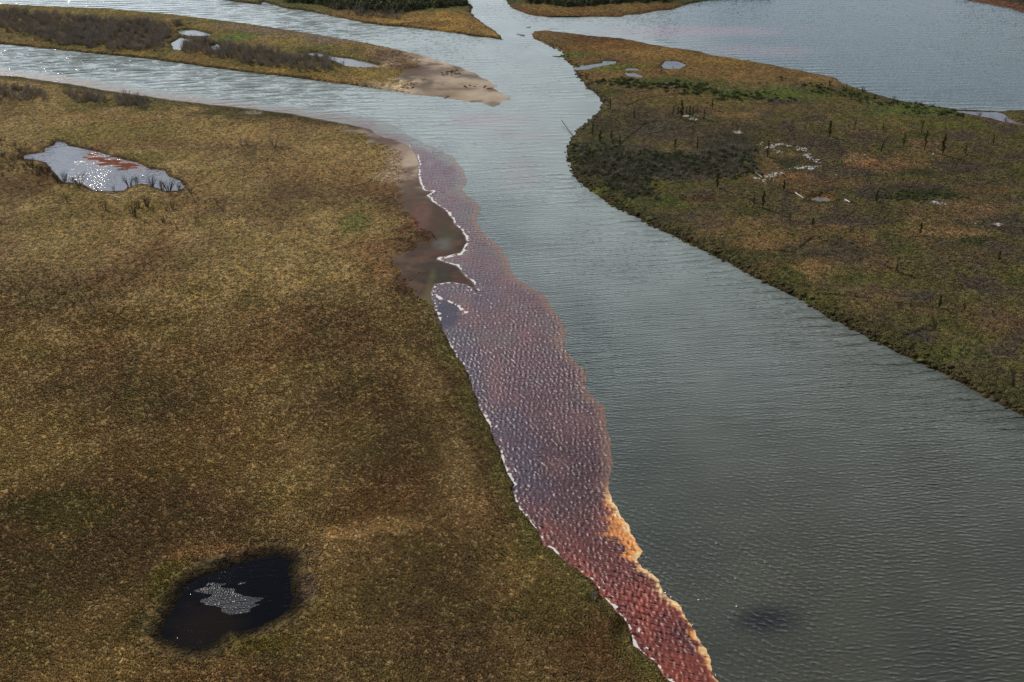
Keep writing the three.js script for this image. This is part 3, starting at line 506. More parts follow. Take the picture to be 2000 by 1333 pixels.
const rightBank = land({
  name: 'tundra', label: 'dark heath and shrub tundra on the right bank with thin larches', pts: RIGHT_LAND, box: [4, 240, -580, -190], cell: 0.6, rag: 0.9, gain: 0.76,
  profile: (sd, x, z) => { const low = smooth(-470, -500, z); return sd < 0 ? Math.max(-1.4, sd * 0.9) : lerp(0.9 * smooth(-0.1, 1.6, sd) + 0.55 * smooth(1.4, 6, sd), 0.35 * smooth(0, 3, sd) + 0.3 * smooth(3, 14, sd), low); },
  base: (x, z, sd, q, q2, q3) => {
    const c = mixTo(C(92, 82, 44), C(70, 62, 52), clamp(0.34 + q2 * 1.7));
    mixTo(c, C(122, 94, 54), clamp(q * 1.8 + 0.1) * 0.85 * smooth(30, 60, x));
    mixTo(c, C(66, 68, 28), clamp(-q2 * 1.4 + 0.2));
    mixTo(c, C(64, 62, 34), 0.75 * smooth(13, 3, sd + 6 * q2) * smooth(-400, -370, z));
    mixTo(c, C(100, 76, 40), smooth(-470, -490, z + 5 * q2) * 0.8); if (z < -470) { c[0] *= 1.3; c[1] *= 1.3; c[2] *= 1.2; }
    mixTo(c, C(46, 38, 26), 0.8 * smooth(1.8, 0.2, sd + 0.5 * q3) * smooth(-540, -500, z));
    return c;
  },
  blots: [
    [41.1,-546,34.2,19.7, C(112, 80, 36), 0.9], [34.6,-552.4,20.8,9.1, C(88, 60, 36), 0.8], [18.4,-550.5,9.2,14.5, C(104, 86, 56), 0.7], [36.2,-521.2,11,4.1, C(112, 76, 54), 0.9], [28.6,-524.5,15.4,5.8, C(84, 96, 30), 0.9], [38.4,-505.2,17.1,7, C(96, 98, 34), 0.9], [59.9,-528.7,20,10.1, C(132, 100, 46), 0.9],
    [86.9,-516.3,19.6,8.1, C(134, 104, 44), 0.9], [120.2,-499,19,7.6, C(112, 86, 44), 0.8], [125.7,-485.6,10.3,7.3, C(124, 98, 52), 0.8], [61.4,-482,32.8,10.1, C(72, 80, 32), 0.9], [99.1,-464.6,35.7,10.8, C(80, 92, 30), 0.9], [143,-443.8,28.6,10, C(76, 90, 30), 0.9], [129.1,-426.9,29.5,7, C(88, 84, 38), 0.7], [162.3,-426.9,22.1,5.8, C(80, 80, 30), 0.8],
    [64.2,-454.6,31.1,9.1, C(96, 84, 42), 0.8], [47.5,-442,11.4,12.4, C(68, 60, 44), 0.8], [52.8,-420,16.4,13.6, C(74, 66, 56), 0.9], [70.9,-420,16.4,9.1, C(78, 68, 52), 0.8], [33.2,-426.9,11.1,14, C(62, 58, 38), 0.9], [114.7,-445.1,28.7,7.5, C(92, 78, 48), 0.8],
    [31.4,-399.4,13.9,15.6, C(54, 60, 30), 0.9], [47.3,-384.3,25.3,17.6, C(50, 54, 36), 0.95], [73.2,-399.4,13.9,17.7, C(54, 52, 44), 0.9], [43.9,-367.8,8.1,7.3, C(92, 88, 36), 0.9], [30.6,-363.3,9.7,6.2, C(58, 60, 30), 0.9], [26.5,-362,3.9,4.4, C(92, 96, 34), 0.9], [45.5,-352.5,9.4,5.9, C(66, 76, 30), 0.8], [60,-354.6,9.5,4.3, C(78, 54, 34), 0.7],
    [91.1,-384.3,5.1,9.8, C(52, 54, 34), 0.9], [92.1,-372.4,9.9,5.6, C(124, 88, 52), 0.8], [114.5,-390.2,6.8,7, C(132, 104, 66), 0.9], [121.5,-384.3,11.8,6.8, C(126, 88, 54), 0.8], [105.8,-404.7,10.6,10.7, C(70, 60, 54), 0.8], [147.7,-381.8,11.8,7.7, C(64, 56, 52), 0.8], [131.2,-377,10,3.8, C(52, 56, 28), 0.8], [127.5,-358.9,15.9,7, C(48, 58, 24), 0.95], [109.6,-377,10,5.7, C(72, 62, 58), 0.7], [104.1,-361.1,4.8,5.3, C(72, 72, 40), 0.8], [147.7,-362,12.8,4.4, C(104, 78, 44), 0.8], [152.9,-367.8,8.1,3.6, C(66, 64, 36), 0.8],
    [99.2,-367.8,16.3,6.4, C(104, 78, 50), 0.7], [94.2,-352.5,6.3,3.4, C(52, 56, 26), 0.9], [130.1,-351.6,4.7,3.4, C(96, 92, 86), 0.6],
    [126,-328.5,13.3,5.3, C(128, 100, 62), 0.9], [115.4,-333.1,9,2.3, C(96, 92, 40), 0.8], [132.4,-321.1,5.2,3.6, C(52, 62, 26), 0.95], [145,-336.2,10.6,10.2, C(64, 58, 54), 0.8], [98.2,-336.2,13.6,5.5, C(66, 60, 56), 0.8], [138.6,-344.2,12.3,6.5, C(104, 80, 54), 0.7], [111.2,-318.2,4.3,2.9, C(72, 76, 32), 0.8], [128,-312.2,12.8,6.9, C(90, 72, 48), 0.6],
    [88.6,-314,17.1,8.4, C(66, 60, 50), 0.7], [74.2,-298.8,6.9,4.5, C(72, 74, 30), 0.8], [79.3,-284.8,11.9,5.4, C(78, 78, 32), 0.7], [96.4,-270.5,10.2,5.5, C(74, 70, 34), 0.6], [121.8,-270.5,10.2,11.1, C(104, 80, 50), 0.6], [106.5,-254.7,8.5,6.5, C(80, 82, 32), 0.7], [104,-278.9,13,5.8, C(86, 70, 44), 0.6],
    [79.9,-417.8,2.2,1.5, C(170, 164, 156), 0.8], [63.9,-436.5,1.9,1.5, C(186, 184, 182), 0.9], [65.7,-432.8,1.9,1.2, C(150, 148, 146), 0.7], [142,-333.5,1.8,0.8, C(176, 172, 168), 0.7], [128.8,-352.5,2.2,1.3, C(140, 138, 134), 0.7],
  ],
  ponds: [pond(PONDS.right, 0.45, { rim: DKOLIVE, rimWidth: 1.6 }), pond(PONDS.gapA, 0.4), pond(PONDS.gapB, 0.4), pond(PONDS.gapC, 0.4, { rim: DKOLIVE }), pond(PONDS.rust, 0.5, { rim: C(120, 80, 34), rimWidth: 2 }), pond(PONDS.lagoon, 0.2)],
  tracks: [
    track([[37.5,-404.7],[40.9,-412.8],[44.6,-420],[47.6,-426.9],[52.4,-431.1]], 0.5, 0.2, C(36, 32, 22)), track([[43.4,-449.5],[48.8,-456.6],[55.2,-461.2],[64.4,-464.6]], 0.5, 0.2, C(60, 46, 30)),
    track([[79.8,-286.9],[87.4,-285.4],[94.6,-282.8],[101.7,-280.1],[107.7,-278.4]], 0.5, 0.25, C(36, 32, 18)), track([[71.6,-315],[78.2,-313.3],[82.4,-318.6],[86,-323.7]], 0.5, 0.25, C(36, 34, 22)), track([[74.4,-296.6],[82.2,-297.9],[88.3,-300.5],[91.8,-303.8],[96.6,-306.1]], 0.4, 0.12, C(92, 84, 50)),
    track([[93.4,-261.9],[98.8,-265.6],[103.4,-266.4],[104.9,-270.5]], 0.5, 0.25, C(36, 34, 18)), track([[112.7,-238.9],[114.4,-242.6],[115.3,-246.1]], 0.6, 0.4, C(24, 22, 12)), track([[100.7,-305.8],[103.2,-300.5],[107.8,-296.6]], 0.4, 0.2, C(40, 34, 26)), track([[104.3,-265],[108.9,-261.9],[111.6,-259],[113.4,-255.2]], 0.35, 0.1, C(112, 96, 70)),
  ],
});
{ // coarse tundra that carries the ground on to the horizon, out of the frame
  const g = [];
  for (const [a, b, c, d] of [[-4200, 4200, -6500, -905], [-4200, -330, -700, -545], [-4200, -231, -545, -90], [-4200, 20, -90, 1500], [240, 4200, -560, 1500]]) g.push(sheet([a, b, c, d], 600, null, 0.55, null));
  tag(mesh('ground', mergeGeometries(g), new THREE.MeshStandardMaterial({ name: 'far tundra', color: new THREE.Color(0.12, 0.09, 0.04), roughness: 1, map: TUS_C })), 'flat brown tundra stretching away beyond the delta', 'land', 'structure');
}

// ------------------------------------------------------------------ ponds
const RIPPLE = waveTexture([-60, 40, -300, -230], 1024, 716);
RIPPLE.repeat.set(1 / 40, 1 / 28);
function pondMat(name, rough, bump) { return new THREE.MeshPhysicalMaterial({ name, vertexColors: true, roughness: rough, ior: 1.33, bumpMap: bump ? RIPPLE : null, bumpScale: bump }); }
const calmMat = pondMat('still pond water', 0.05, 0.12), ruffledMat = pondMat('wind ruffled pond water', 0.3, 0.95);
const ORANGE = outline([[-145.2,-398.3],[-141.9,-398.9],[-137.2,-395.8],[-130.6,-392.7],[-125.4,-389.2],[-119.3,-383.8],[-124,-382.3],[-127.3,-383.8],[-131.9,-385.2],[-136.4,-387.2],[-139.2,-389.7],[-142.5,-393.2]]);
function pondMesh(name, f, level, label, colour, mats = [calmMat], split) {
  const [x0, x1, z0, z1] = f.box, b = [x0 - 3, x1 + 3, z0 - 3, z1 + 3];
  const v = (x, z) => f(x, z) + 1.1;
  const list = split ? [(x, z) => Math.min(v(x, z), -split(x, z)), (x, z) => Math.min(v(x, z), split(x, z))] : [v];
  const g = list.map((q) => sheet(b, 0.45, q, level, colour)), keep = g.map((q, i) => q ? i : -1).filter((i) => i >= 0);
  return tag(mesh(name, keep.length > 1 ? mergeGeometries(keep.map((i) => g[i]), true) : g[keep[0]], keep.length > 1 ? keep.map((i) => mats[i]) : mats[keep[0]]), label, 'pond', 'structure');
}
pondMesh('pond', PONDS.big, 0.25, 'large pale pond on the left with an orange mud patch', (x, z) => {
  const c = C(74, 74, 82), n = fbm(x, z, 5, 4);
  mixTo(c, mixTo(C(104, 84, 66), C(98, 50, 24), smooth(-0.1, 0.5, (x + 155) / 40 + 0.7 * n)), 0.95 * smooth(-1.6, 0.9, ORANGE(x, z) + 2.4 * n)); mixTo(c, C(60, 42, 30), 0.5 * smooth(1.2, 0, PONDS.big(x, z) + n)); return c;
}, [pondMat('lightly ruffled pond water', 0.12, 0.34), new THREE.MeshPhysicalMaterial({ name: 'floating rusty mat', vertexColors: true, roughness: 1, specularIntensity: 0.15, bumpMap: mudB, bumpScale: 0.05 })], (x, z) => ORANGE(x, z) + 6.5 * fbm(x * 0.8, z * 2.2, 5, 5) - 0.9);
pondMesh('pond', PONDS.dark, 0.2, 'black peat pond in the near left tundra with a glittering patch', (x, z) => {
  const n = fbm(x, z, 5, 4), c = C(8, 7, 10); const [mx, mz] = [[-51.6,-159.2]][0];
  return mixTo(c, C(24, 18, 14), 0.9 * smooth(1.25, 0.3, Math.hypot((x - mx) / 7.5, (z - mz) / 9) + 0.5 * n));
}, [Object.assign(pondMat('black peat water', 0.06, 0.1), { specularIntensity: 0.15 }), ruffledMat], (() => {
  const P = outline([[-54.3,-169.1],[-54.1,-170.5],[-51.9,-171.1],[-49.4,-171.8],[-47.9,-171.9],[-47.9,-170.2],[-45.7,-167.3],[-44.3,-166.7],[-46.6,-164.8],[-49.1,-163.9],[-51.9,-164.5],[-53.5,-166.4]]);
  return (x, z) => P(x, z) + 4.6 * fbm(x * 0.4, z * 1.7, 3.4, 6) - 0.3;
})());
const plain = (c) => (x, z) => c;
pondMesh('pond', PONDS.right, 0.45, 'round bright pond among green tundra near the top right', plain(C(60, 62, 68)));
pondMesh('pond', PONDS.gapA, 0.4, 'thin sliver of water left of the round bright pond', plain(C(60, 62, 64)));
pondMesh('pond', PONDS.gapB, 0.4, 'small two lobed puddle below the thin sliver of water', plain(C(60, 62, 64)));
pondMesh('pond', PONDS.gapC, 0.4, 'grassy wet gully running to the river past the right tip', plain(C(60, 62, 60)));
pondMesh('pond', PONDS.rust, 0.5, 'tiny murky pond with rusty rim in the right heath', plain(C(84, 78, 60)));
pondMesh('pond', PONDS.lagoon, 0.2, 'narrow lagoon behind the spit at the far right edge', plain(C(84, 84, 96)));
pondMesh('pond', PONDS.isleA, 0.3, 'upper pool between the thickets of the island', plain(C(70, 74, 80)));
pondMesh('pond', PONDS.isleB, 0.3, 'slanting pool at the end of the larger island thicket', plain(C(70, 74, 80)));
pondMesh('pond', PONDS.isleC, 0.3, 'smallest pool inside the second island thicket', plain(C(70, 74, 80)));
pondMesh('pond', PONDS.isleD, 0.25, 'long marshy pool beside the last trees of the island', plain(C(76, 76, 82)));

// ------------------------------------------------------------------ foam where the chop breaks on the left bank
const foamMat = new THREE.MeshStandardMaterial({ name: 'foam', color: new THREE.Color(0.52, 0.51, 0.48), roughness: 0.9 });
{
  const coves = [alongLine([[-20.7,-290.9],[-19.8,-288.5],[-18.3,-286.6],[-17,-286],[-15.2,-284.2],[-13.7,-282.5],[-12.8,-280.1],[-11.4,-278.7]]), alongLine([[-20.5,-312.2],[-18.2,-312.6],[-15.7,-314],[-14.3,-315],[-13.3,-317.5]])];
  const parts = [];
  const v = (x, z) => {
    const s = -leftBank.sd(x, z), n = fbm(x, z, 1.5, 3), n2 = fbm(x + 40, z, 7, 2);
    const n3 = fbm(x - 80, z + 20, 18, 2); let f = (0.03 + 0.3 * n2 + 0.5 * n + 0.35 * n3 + 0.22 * smooth(-290, -330, z)) * smooth(-430, -380, z) - Math.abs(s - 0.15 - 0.2 * n2 - 0.25 * n);
    for (const q of coves) if (!far(q, x, z, 3)) f = Math.max(f, 0.3 + 1.1 * n - q(x, z) - (s < -0.1 ? 1 : 0));
    const back = -Math.abs(s - 1.5 - 0.9 * n2) - 0.1 + 0.5 * n; return Math.max(f, z > -340 ? back : -1);
  };
  for (const [a, b, c, d] of [[-46, 40, -220, -118], [-46, 12, -340, -220], [-70, -10, -440, -340]]) { const g = sheet([a, b, c, d], c < -300 ? 0.26 : 0.2, v, 0.06, null); if (g) parts.push(g); }
  tag(mesh('foam', mergeGeometries(parts), foamMat), 'broken white foam line along the left bank', 'foam', 'stuff');
}

// ------------------------------------------------------------------ plants: builders
const UPV = new THREE.Vector3(0, 1, 0), vA = new THREE.Vector3(), vB = new THREE.Vector3(), vC = new THREE.Vector3();
class Kit {                                                            // collects twigs and leaves into one geometry
  constructor() { this.p = []; this.n = []; }
  face(a, b, c) { vA.subVectors(b, a); vB.subVectors(c, a); vC.crossVectors(vA, vB).normalize(); for (const q of [a, b, c]) { this.p.push(q.x, q.y, q.z); this.n.push(vC.x, vC.y, vC.z); } }
  twig(a, b, r0, r1, sides = 3) {
    const d = new THREE.Vector3().subVectors(b, a).normalize(), u = new THREE.Vector3().crossVectors(d, Math.abs(d.y) > 0.9 ? new THREE.Vector3(1, 0, 0) : UPV).normalize(), v = new THREE.Vector3().crossVectors(d, u);
    const ring = (c, r) => Array.from({ length: sides }, (_, i) => c.clone().addScaledVector(u, r * Math.cos(i / sides * 6.2832)).addScaledVector(v, r * Math.sin(i / sides * 6.2832)));
    const A = ring(a, r0), B = ring(b, r1);
    for (let i = 0; i < sides; i++) { const j = (i + 1) % sides; this.face(A[i], A[j], B[i]); this.face(B[i], A[j], B[j]); }
  }
  leaf(c, s, r) { const a = new THREE.Vector3(r() - 0.5, r() - 0.5, r() - 0.5).normalize().multiplyScalar(s), b = new THREE.Vector3(r() - 0.5, r() - 0.5, r() - 0.5).normalize().multiplyScalar(s); this.face(c.clone().sub(a), c.clone().add(b), c.clone().add(a)); }
  done() { const g = new THREE.BufferGeometry(); g.setAttribute('position', new THREE.Float32BufferAttribute(this.p, 3)); g.setAttribute('normal', new THREE.Float32BufferAttribute(this.n, 3)); return g; }
}
const V = (x, y, z) => new THREE.Vector3(x, y, z);
const mat = (name, c, extra = {}) => new THREE.MeshPhysicalMaterial({ name, specularIntensity: 0.2, color: new THREE.Color(...c), roughness: 1, side: THREE.DoubleSide, ...extra });
const twigMat = mat('bare grey twigs', C(136, 126, 114)), darkTwigMat = mat('dark wet twigs', C(84, 72, 60)), barkMat = mat('larch bark', C(44, 36, 28)), deadMat = mat('weathered dead wood', C(84, 76, 68)), paleWood = mat('bleached driftwood', C(196, 188, 176));
const needleMat = mat('young larch needles', C(58, 62, 28)), willowMat = mat('grey green willow leaves', C(84, 86, 62)), greenShrubMat = mat('green shrub leaves', C(82, 88, 58)), heatherMat = mat('heath twigs', C(124, 110, 94));

function bareShrub(seed, stems, spread) {                              // unit height; several crooked stems with side twigs
  const r = mulberry(seed), k = new Kit();
  for (let i = 0; i < stems; i++) {
    const a = r() * 6.2832, b = 0.12 * Math.sqrt(r()), o = spread * (0.25 + 0.75 * Math.sqrt(r())), h = 0.55 + 0.45 * r(), t = a + (r() - 0.5) * 1.2;
    const p0 = V(b * Math.cos(a), -0.06, b * Math.sin(a)), p2 = V(o * Math.cos(t), h, o * Math.sin(t)), p1 = p0.clone().lerp(p2, 0.5).add(V((r() - 0.5) * 0.12, 0.08 + 0.1 * r(), (r() - 0.5) * 0.12));
    k.twig(p0, p1, 0.017, 0.011); k.twig(p1, p2, 0.011, 0.004);
    for (let s = 0; s < 4; s++) { const q = (s < 2 ? p0.clone().lerp(p1, 0.5 + 0.5 * r()) : p1.clone().lerp(p2, r() * 0.8)); k.twig(q, q.clone().add(V((r() - 0.5) * 0.34, 0.1 + 0.2 * r(), (r() - 0.5) * 0.34)), 0.007, 0.003); }
  }
  return k.done();
}
function leafyShrub(seed, n, size) {                                   // unit height, wider than high, leaves over a tangle of stems
  const r = mulberry(seed), k = new Kit();
  for (let i = 0; i < 9; i++) { const a = r() * 6.2832; k.twig(V(0, -0.08, 0), V(0.6 * Math.cos(a), 0.5 + 0.4 * r(), 0.6 * Math.sin(a)), 0.02, 0.006); }
  for (let i = 0; i < n; i++) {
    const a = r() * 6.2832, e = r(), q = 0.95 * Math.sqrt(r()), lump = 0.75 + 0.3 * Math.sin(a * 3 + seed) + 0.2 * Math.sin(a * 5);
    k.leaf(V(q * Math.cos(a) * lump, (1 - q * q * 0.8) * (0.35 + 0.65 * e) * (0.8 + 0.25 * Math.sin(a * 4 + q * 5)), q * Math.sin(a) * lump), size * (0.6 + 0.8 * r()), r);
  }
  return k.done();
}
function larchParts(seed, lush, dead, lean) {                          // a 5 m larch: [trunk, crown]
  const r = mulberry(seed), t = new Kit(), c = new Kit(), at = (h) => V(lean * h * h * 0.09 + 0.05 * Math.sin(h * 2 + seed), h, 0.04 * Math.sin(h * 1.7 + seed));
  for (let i = 0; i < 8; i++) t.twig(at(i ? i * 0.625 : -0.3), at((i + 1) * 0.625), 0.14 * (1 - i / 9), 0.14 * (1 - (i + 1) / 9), 6);
  const n = dead ? 18 : 46;
  for (let i = 0; i < n; i++) {
    const h = 0.7 + 4.1 * Math.pow((i + r()) / n, 0.9), a = r() * 6.2832, L = (dead ? 0.5 : 0.75) * (1.05 - h / 5) * (0.5 + 0.8 * r()) + 0.1, p = at(h), q = p.clone().add(V(L * Math.cos(a), L * (0.1 + 0.35 * r()), L * Math.sin(a)));
    c.twig(p, q, 0.02, 0.006);
    if (dead) continue;
    const m = Math.round(lush * (6 + 16 * L));
    for (let j = 0; j < m; j++) c.leaf(p.clone().lerp(q, 0.15 + 0.9 * r()).add(V((r() - 0.5) * 0.22, (r() - 0.5) * 0.16, (r() - 0.5) * 0.22)), 0.09 + 0.1 * r(), r);
  }
  return [t.done(), c.done()];
}

// ------------------------------------------------------------------ larches: one group per kind, copied to every standing place
const KINDS = {
  thin: { parts: larchParts(11, 0.7, false, 0), name: 'larch_tree', m: needleMat }, slim: { parts: larchParts(29, 0.4, false, 0.15), name: 'larch_tree', m: needleMat },
  lush: { parts: larchParts(47, 1.6, false, 0), name: 'larch_tree', m: needleMat }, dead: { parts: larchParts(71, 0, true, 0.2), name: 'dead_tree', m: deadMat }, lean: { parts: larchParts(83, 0.12, false, 1.1), name: 'larch_tree', m: needleMat },
};
function larch(kind, [x, z, h], label, turn) {
  const K = KINDS[kind];
  let o;
  if (!K.proto) {
    o = K.proto = thing(K.name, 0, 0, 0);
    mesh('trunk', K.parts[0], kind === 'dead' ? deadMat : barkMat, o);
    mesh('crown', K.parts[1], K.m, o);
  } else { o = K.proto.clone(); o.name = numbered(K.name); scene.add(o); }
  o.position.set(x, rightBank.height(x, z), z); o.scale.set(0.55 + h / 9, h / 5, 0.55 + h / 9); o.rotation.y = turn;
  tag(o, label, kind === 'dead' ? 'dead tree' : 'larch tree', null, 'sparse larches of the right bank');
}
[
  ['thin', [36.7,-445.7,3.9], 'thin larch nearest the river bend, alone above the dark heath'],
  ['slim', [44.5,-433.4,4], 'small larch on the grey heath right of the river bend larch'],
  ['slim', [59,-436.5,4.1], 'leftmost slender larch of the clump with pale debris at its foot'],
  ['thin', [60.9,-436.5,3.5], 'second larch from the left in the clump above pale debris'],
  ['lush', [61.7,-433.4,6.9], 'tallest and darkest larch of the clump above pale debris'],
  ['slim', [64.1,-438.3,3.1], 'thin larch just right of the tallest in the debris clump'],
  ['thin', [64.8,-434.6,4.6], 'larch in the middle right of the debris clump, by the white patch'],
  ['thin', [66.2,-435.2,4.2], 'larch right of the white patch in the debris clump'],
  ['slim', [68.4,-439.5,2.7], 'small larch behind the right half of the debris clump'],
  ['slim', [69.7,-432.3,4.8], 'rightmost slender larch of the debris clump, standing lowest'],
  ['dead', [72.7,-444.5,2.6], 'faint bare pole between the debris clump and the lone larch'],
  ['thin', [74.6,-444.5,4.3], 'lone straight larch right of the debris clump with a short shadow'],
  ['thin', [28.3,-415,4.5], 'larch at the bank edge near the drowned tree in the river'],
  ['lush', [30.4,-406.3,4.4], 'bushy dark larch left of three at the edge of the willow thicket'],
  ['thin', [34.6,-410,3.5], 'larch in the middle of three at the edge of the willow thicket'],
  ['slim', [34.6,-402.5,3.1], 'short larch in front of the middle one by the willow thicket'],
  ['thin', [36.9,-403.6,3.8], 'larch beside the dark track that leads up from the willow thicket'],
  ['thin', [55.3,-398.3,4.4], 'larch at the upper rim of the willow thicket, in its middle'],
  ['slim', [63,-398.9,4.9], 'slim larch on the upper rim of the willows, below the leaning one'],
  ['lean', [63.2,-413.3,3.5], 'leaning bare stick on the grey heath above the willows'],
  ['thin', [85.5,-392.2,5.9], 'tall larch left of the hook of bleached debris'],
  ['lush', [64.4,-362.8,4.6], 'larch with broad shadow at the lower right end of the willows'],
  ['dead', [65.2,-348.3,3.5], 'bare trunk on brown heath below the willow thicket'],
  ['slim', [73.3,-347.9,4.5], 'slim larch directly left of the bushy one on brown heath'],
  ['lush', [75.7,-346.2,5.6], 'bushy larch with long shadow below the bleached debris'],
  ['dead', [47.4,-355,2.4], 'short snag on the green slope under the willow thicket'],
  ['dead', [51.9,-356.7,2.7], 'grey snag beside a pale patch under the willow thicket'],
  ['lush', [111,-412.8,5.8], 'dense larch standing above the right end of the debris hook'],
  ['slim', [122.4,-422.9,3], 'faint slanting larch between the dense one and the far group'],
  ['lean', [124.8,-396.8,7.6], 'tall dark larch leaning right on the grey shrub heath'],
  ['slim', [131.4,-418.9,3], 'small thin larch right behind the tall leaning larch'],
  ['thin', [134.7,-404.7,4.4], 'larch between the tall leaning one and the dark pair'],
  ['slim', [144.5,-417.2,4.9], 'far thin larch behind the dark pair of tall larches'],
  ['thin', [140.2,-398.9,7.1], 'left larch of the dark tall pair above the green hollow'],
  ['dead', [141.6,-396.8,4.3], 'thin dead stem between the dark tall pair, pale stone at its foot'],
  ['lush', [144.8,-394.2,7.5], 'right larch of the dark tall pair, with the broadest shadow'],
  ['slim', [152.6,-394.7,4.1], 'faint larch right of the dark tall pair'],
  ['slim', [165.5,-404.7,3.9], 'lone faint larch on green ground near the right edge'],
  ['dead', [108.7,-385.7,4.1], 'thin stick rising from the tan grass right of the debris hook'],
  ['dead', [124.2,-364.6,3.6], 'slanting dead pole on the upper rim of the dark green hollow'],
  ['dead', [107.6,-358,3], 'grey dead stem right of the tiny rusty pond'],
  ['lush', [84.8,-360.6,3.6], 'small green larch left of the tiny rusty pond'],
  ['dead', [87.6,-361.1,2], 'short stump left of the tiny rusty pond, above a white log'],
  ['lush', [111.4,-351.6,3.8], 'squat dark larch at the left end of the dark green hollow'],
  ['dead', [136.1,-355.9,2.7], 'broken stem at the right end of the dark green hollow'],
  ['dead', [147.9,-354.6,3.2], 'dead stem in tan grass near the right edge'],
  ['slim', [81.8,-336.6,3.1], 'faint green larch on heath left of the little bushy larch'],
  ['lush', [87.8,-332.7,2.4], 'little bushy larch on dark heath under the white logs'],
  ['lush', [117.3,-326.3,3.7], 'dark bushy larch in front of the tan meadow on the right'],
  ['lush', [133.1,-306.8,3.1], 'green larch with slanting shadow near the lower right edge'],
  ['slim', [103.6,-301.4,4.1], 'slender larch on the middle slope with very long thin shadow'],
  ['lush', [108.2,-278.7,3.5], 'left larch of the lowest pair on the right bank'],
  ['slim', [114.1,-277.2,2.7], 'right and fainter larch of the lowest pair on the right bank'],
].forEach(([kind, at, label], i) => larch(kind, at, label, i * 1.7));

// ------------------------------------------------------------------ single shrubs
const SHRUBS = [bareShrub(5, 16, 0.5), bareShrub(6, 9, 0.32), bareShrub(7, 22, 0.75)], shrubProto = [];
function shrub(v, [x, z, h], label, group, dry, at) {
  const key = v * 2 + (dry ? 1 : 0); let o;
  if (!shrubProto[key]) { o = shrubProto[key] = thing('bare_shrub', 0, 0, 0); mesh('stems', SHRUBS[v], dry ? twigMat : darkTwigMat, o); } else { o = shrubProto[key].clone(); o.name = numbered('bare_shrub'); scene.add(o); }
  o.position.set(x, at.height(x, z), z); o.scale.setScalar(Math.max(0.8, h)); o.rotation.y = x * 3.1; tag(o, label, 'shrub', null, group);
}
const POND_SHRUBS = 'bare shrubs round the left pond';
[
  [0, [-158.8,-385.7,3.7], 'dark bare shrub at the left tip of the large pale pond'], [1, [-150.2,-367.8,2.2], 'low bare shrub in the grass left of the pond thicket'],
  [1, [-143.4,-361.1,1.7], 'low tuft of twigs on the grass between thicket and thin sapling'], [1, [-136.2,-352.5,3.8], 'thin sapling with a slanting shadow, lowest left of the pond'],
  [0, [-143.5,-372.4,4], 'upright bare shrub against the water at the pond thicket'], [1, [-141.1,-371.4,2.1], 'small bare shrub between two taller ones on the pond shore'],
  [2, [-137.3,-367.3,4.3], 'thick dark shrub on the shore where the pale pond narrows'], [1, [-130.3,-362.8,2], 'wispy reeds at the lowest tip of the pale pond, left'],
  [1, [-125.4,-363.7,2.4], 'wispy twigs at the lowest tip of the pale pond, right'], [2, [-121.9,-368.7,3.6], 'dark spreading shrub on the point that juts into the pond'],
  [0, [-120.4,-371.9,2.9], 'dark shrub behind the point that juts into the pond'], [2, [-114.3,-367.3,3.8], 'broad bare shrub right of the jutting point of the pond'],
  [0, [-110.4,-365.1,3.4], 'bare shrub midway along the right lobe of the pond'], [2, [-107.9,-363.3,4.3], 'broadest bare shrub near the right tip of the pond'],
  [0, [-105,-364.6,2.6], 'bare shrub at the right tip of the pale pond'], [2, [-100.6,-361.1,1.9], 'low dark bush just beyond the right tip of the pond'],
  [1, [-127.7,-351.6,1], 'tiny tuft under the lowest tip of the pale pond'], [1, [-123,-346.2,4.1], 'slanting sapling in the grass below the pale pond'],
  [1, [-113,-341.7,6.5], 'tall thin sapling below the jutting point, dark at its foot'], [0, [-113.5,-348.3,3], 'greyish shrub right of the tall sapling below the pond'],
  [0, [-111.2,-349.5,4.2], 'bare shrub with bent top below the right lobe'], [1, [-108.1,-345.4,2.1], 'small twig tuft between two shrubs below the right lobe'],
  [1, [-104.5,-346.2,2.3], 'thin sapling left of the bush with pale trunk below the pond'], [0, [-103,-347.9,2.5], 'bush with pale trunk and dark shadow below the right lobe'],
  [2, [-102.9,-337,2.1], 'low wide shrub with a white snag, lowest below the pond'], [1, [-89.9,-350.3,2.3], 'leaning sapling in the grass well right of the pond'],
  [1, [-87.3,-345.8,1.8], 'little bush at the foot of the leaning sapling right of the pond'], [1, [-93.1,-337,3.4], 'faint thin sapling standing alone right below the pond'], [1, [-97.9,-331.9,1.6], 'tiny low bush alone in the brown grass below the pond'],
].forEach(([v, at, label]) => shrub(v, at, label, POND_SHRUBS, false, leftBank));
[
  [2, [-81.8,-404.7,4], 'bare shrub alone on the tan tundra between pond and river'], [0, [-93.6,-405.7,2.6], 'faint bare shrub left of the lone one on the tan tundra'], [1, [-78.2,-401,1.6], 'small bush at the right foot of the lone tundra shrub'], [0, [-91.3,-406.3,2.9], 'second faint shrub close left of the lone tundra shrub'],
  [1, [14.2,-166.7,2.6], 'few dry stalks on the near left bank above the red slick'], [1, [14.8,-164.4,1.2], 'dry grass stalks in the dark hollow of the near left bank'],
].forEach(([v, at, label]) => shrub(v, at, label, 'shrubs on the open left tundra', true, leftBank));
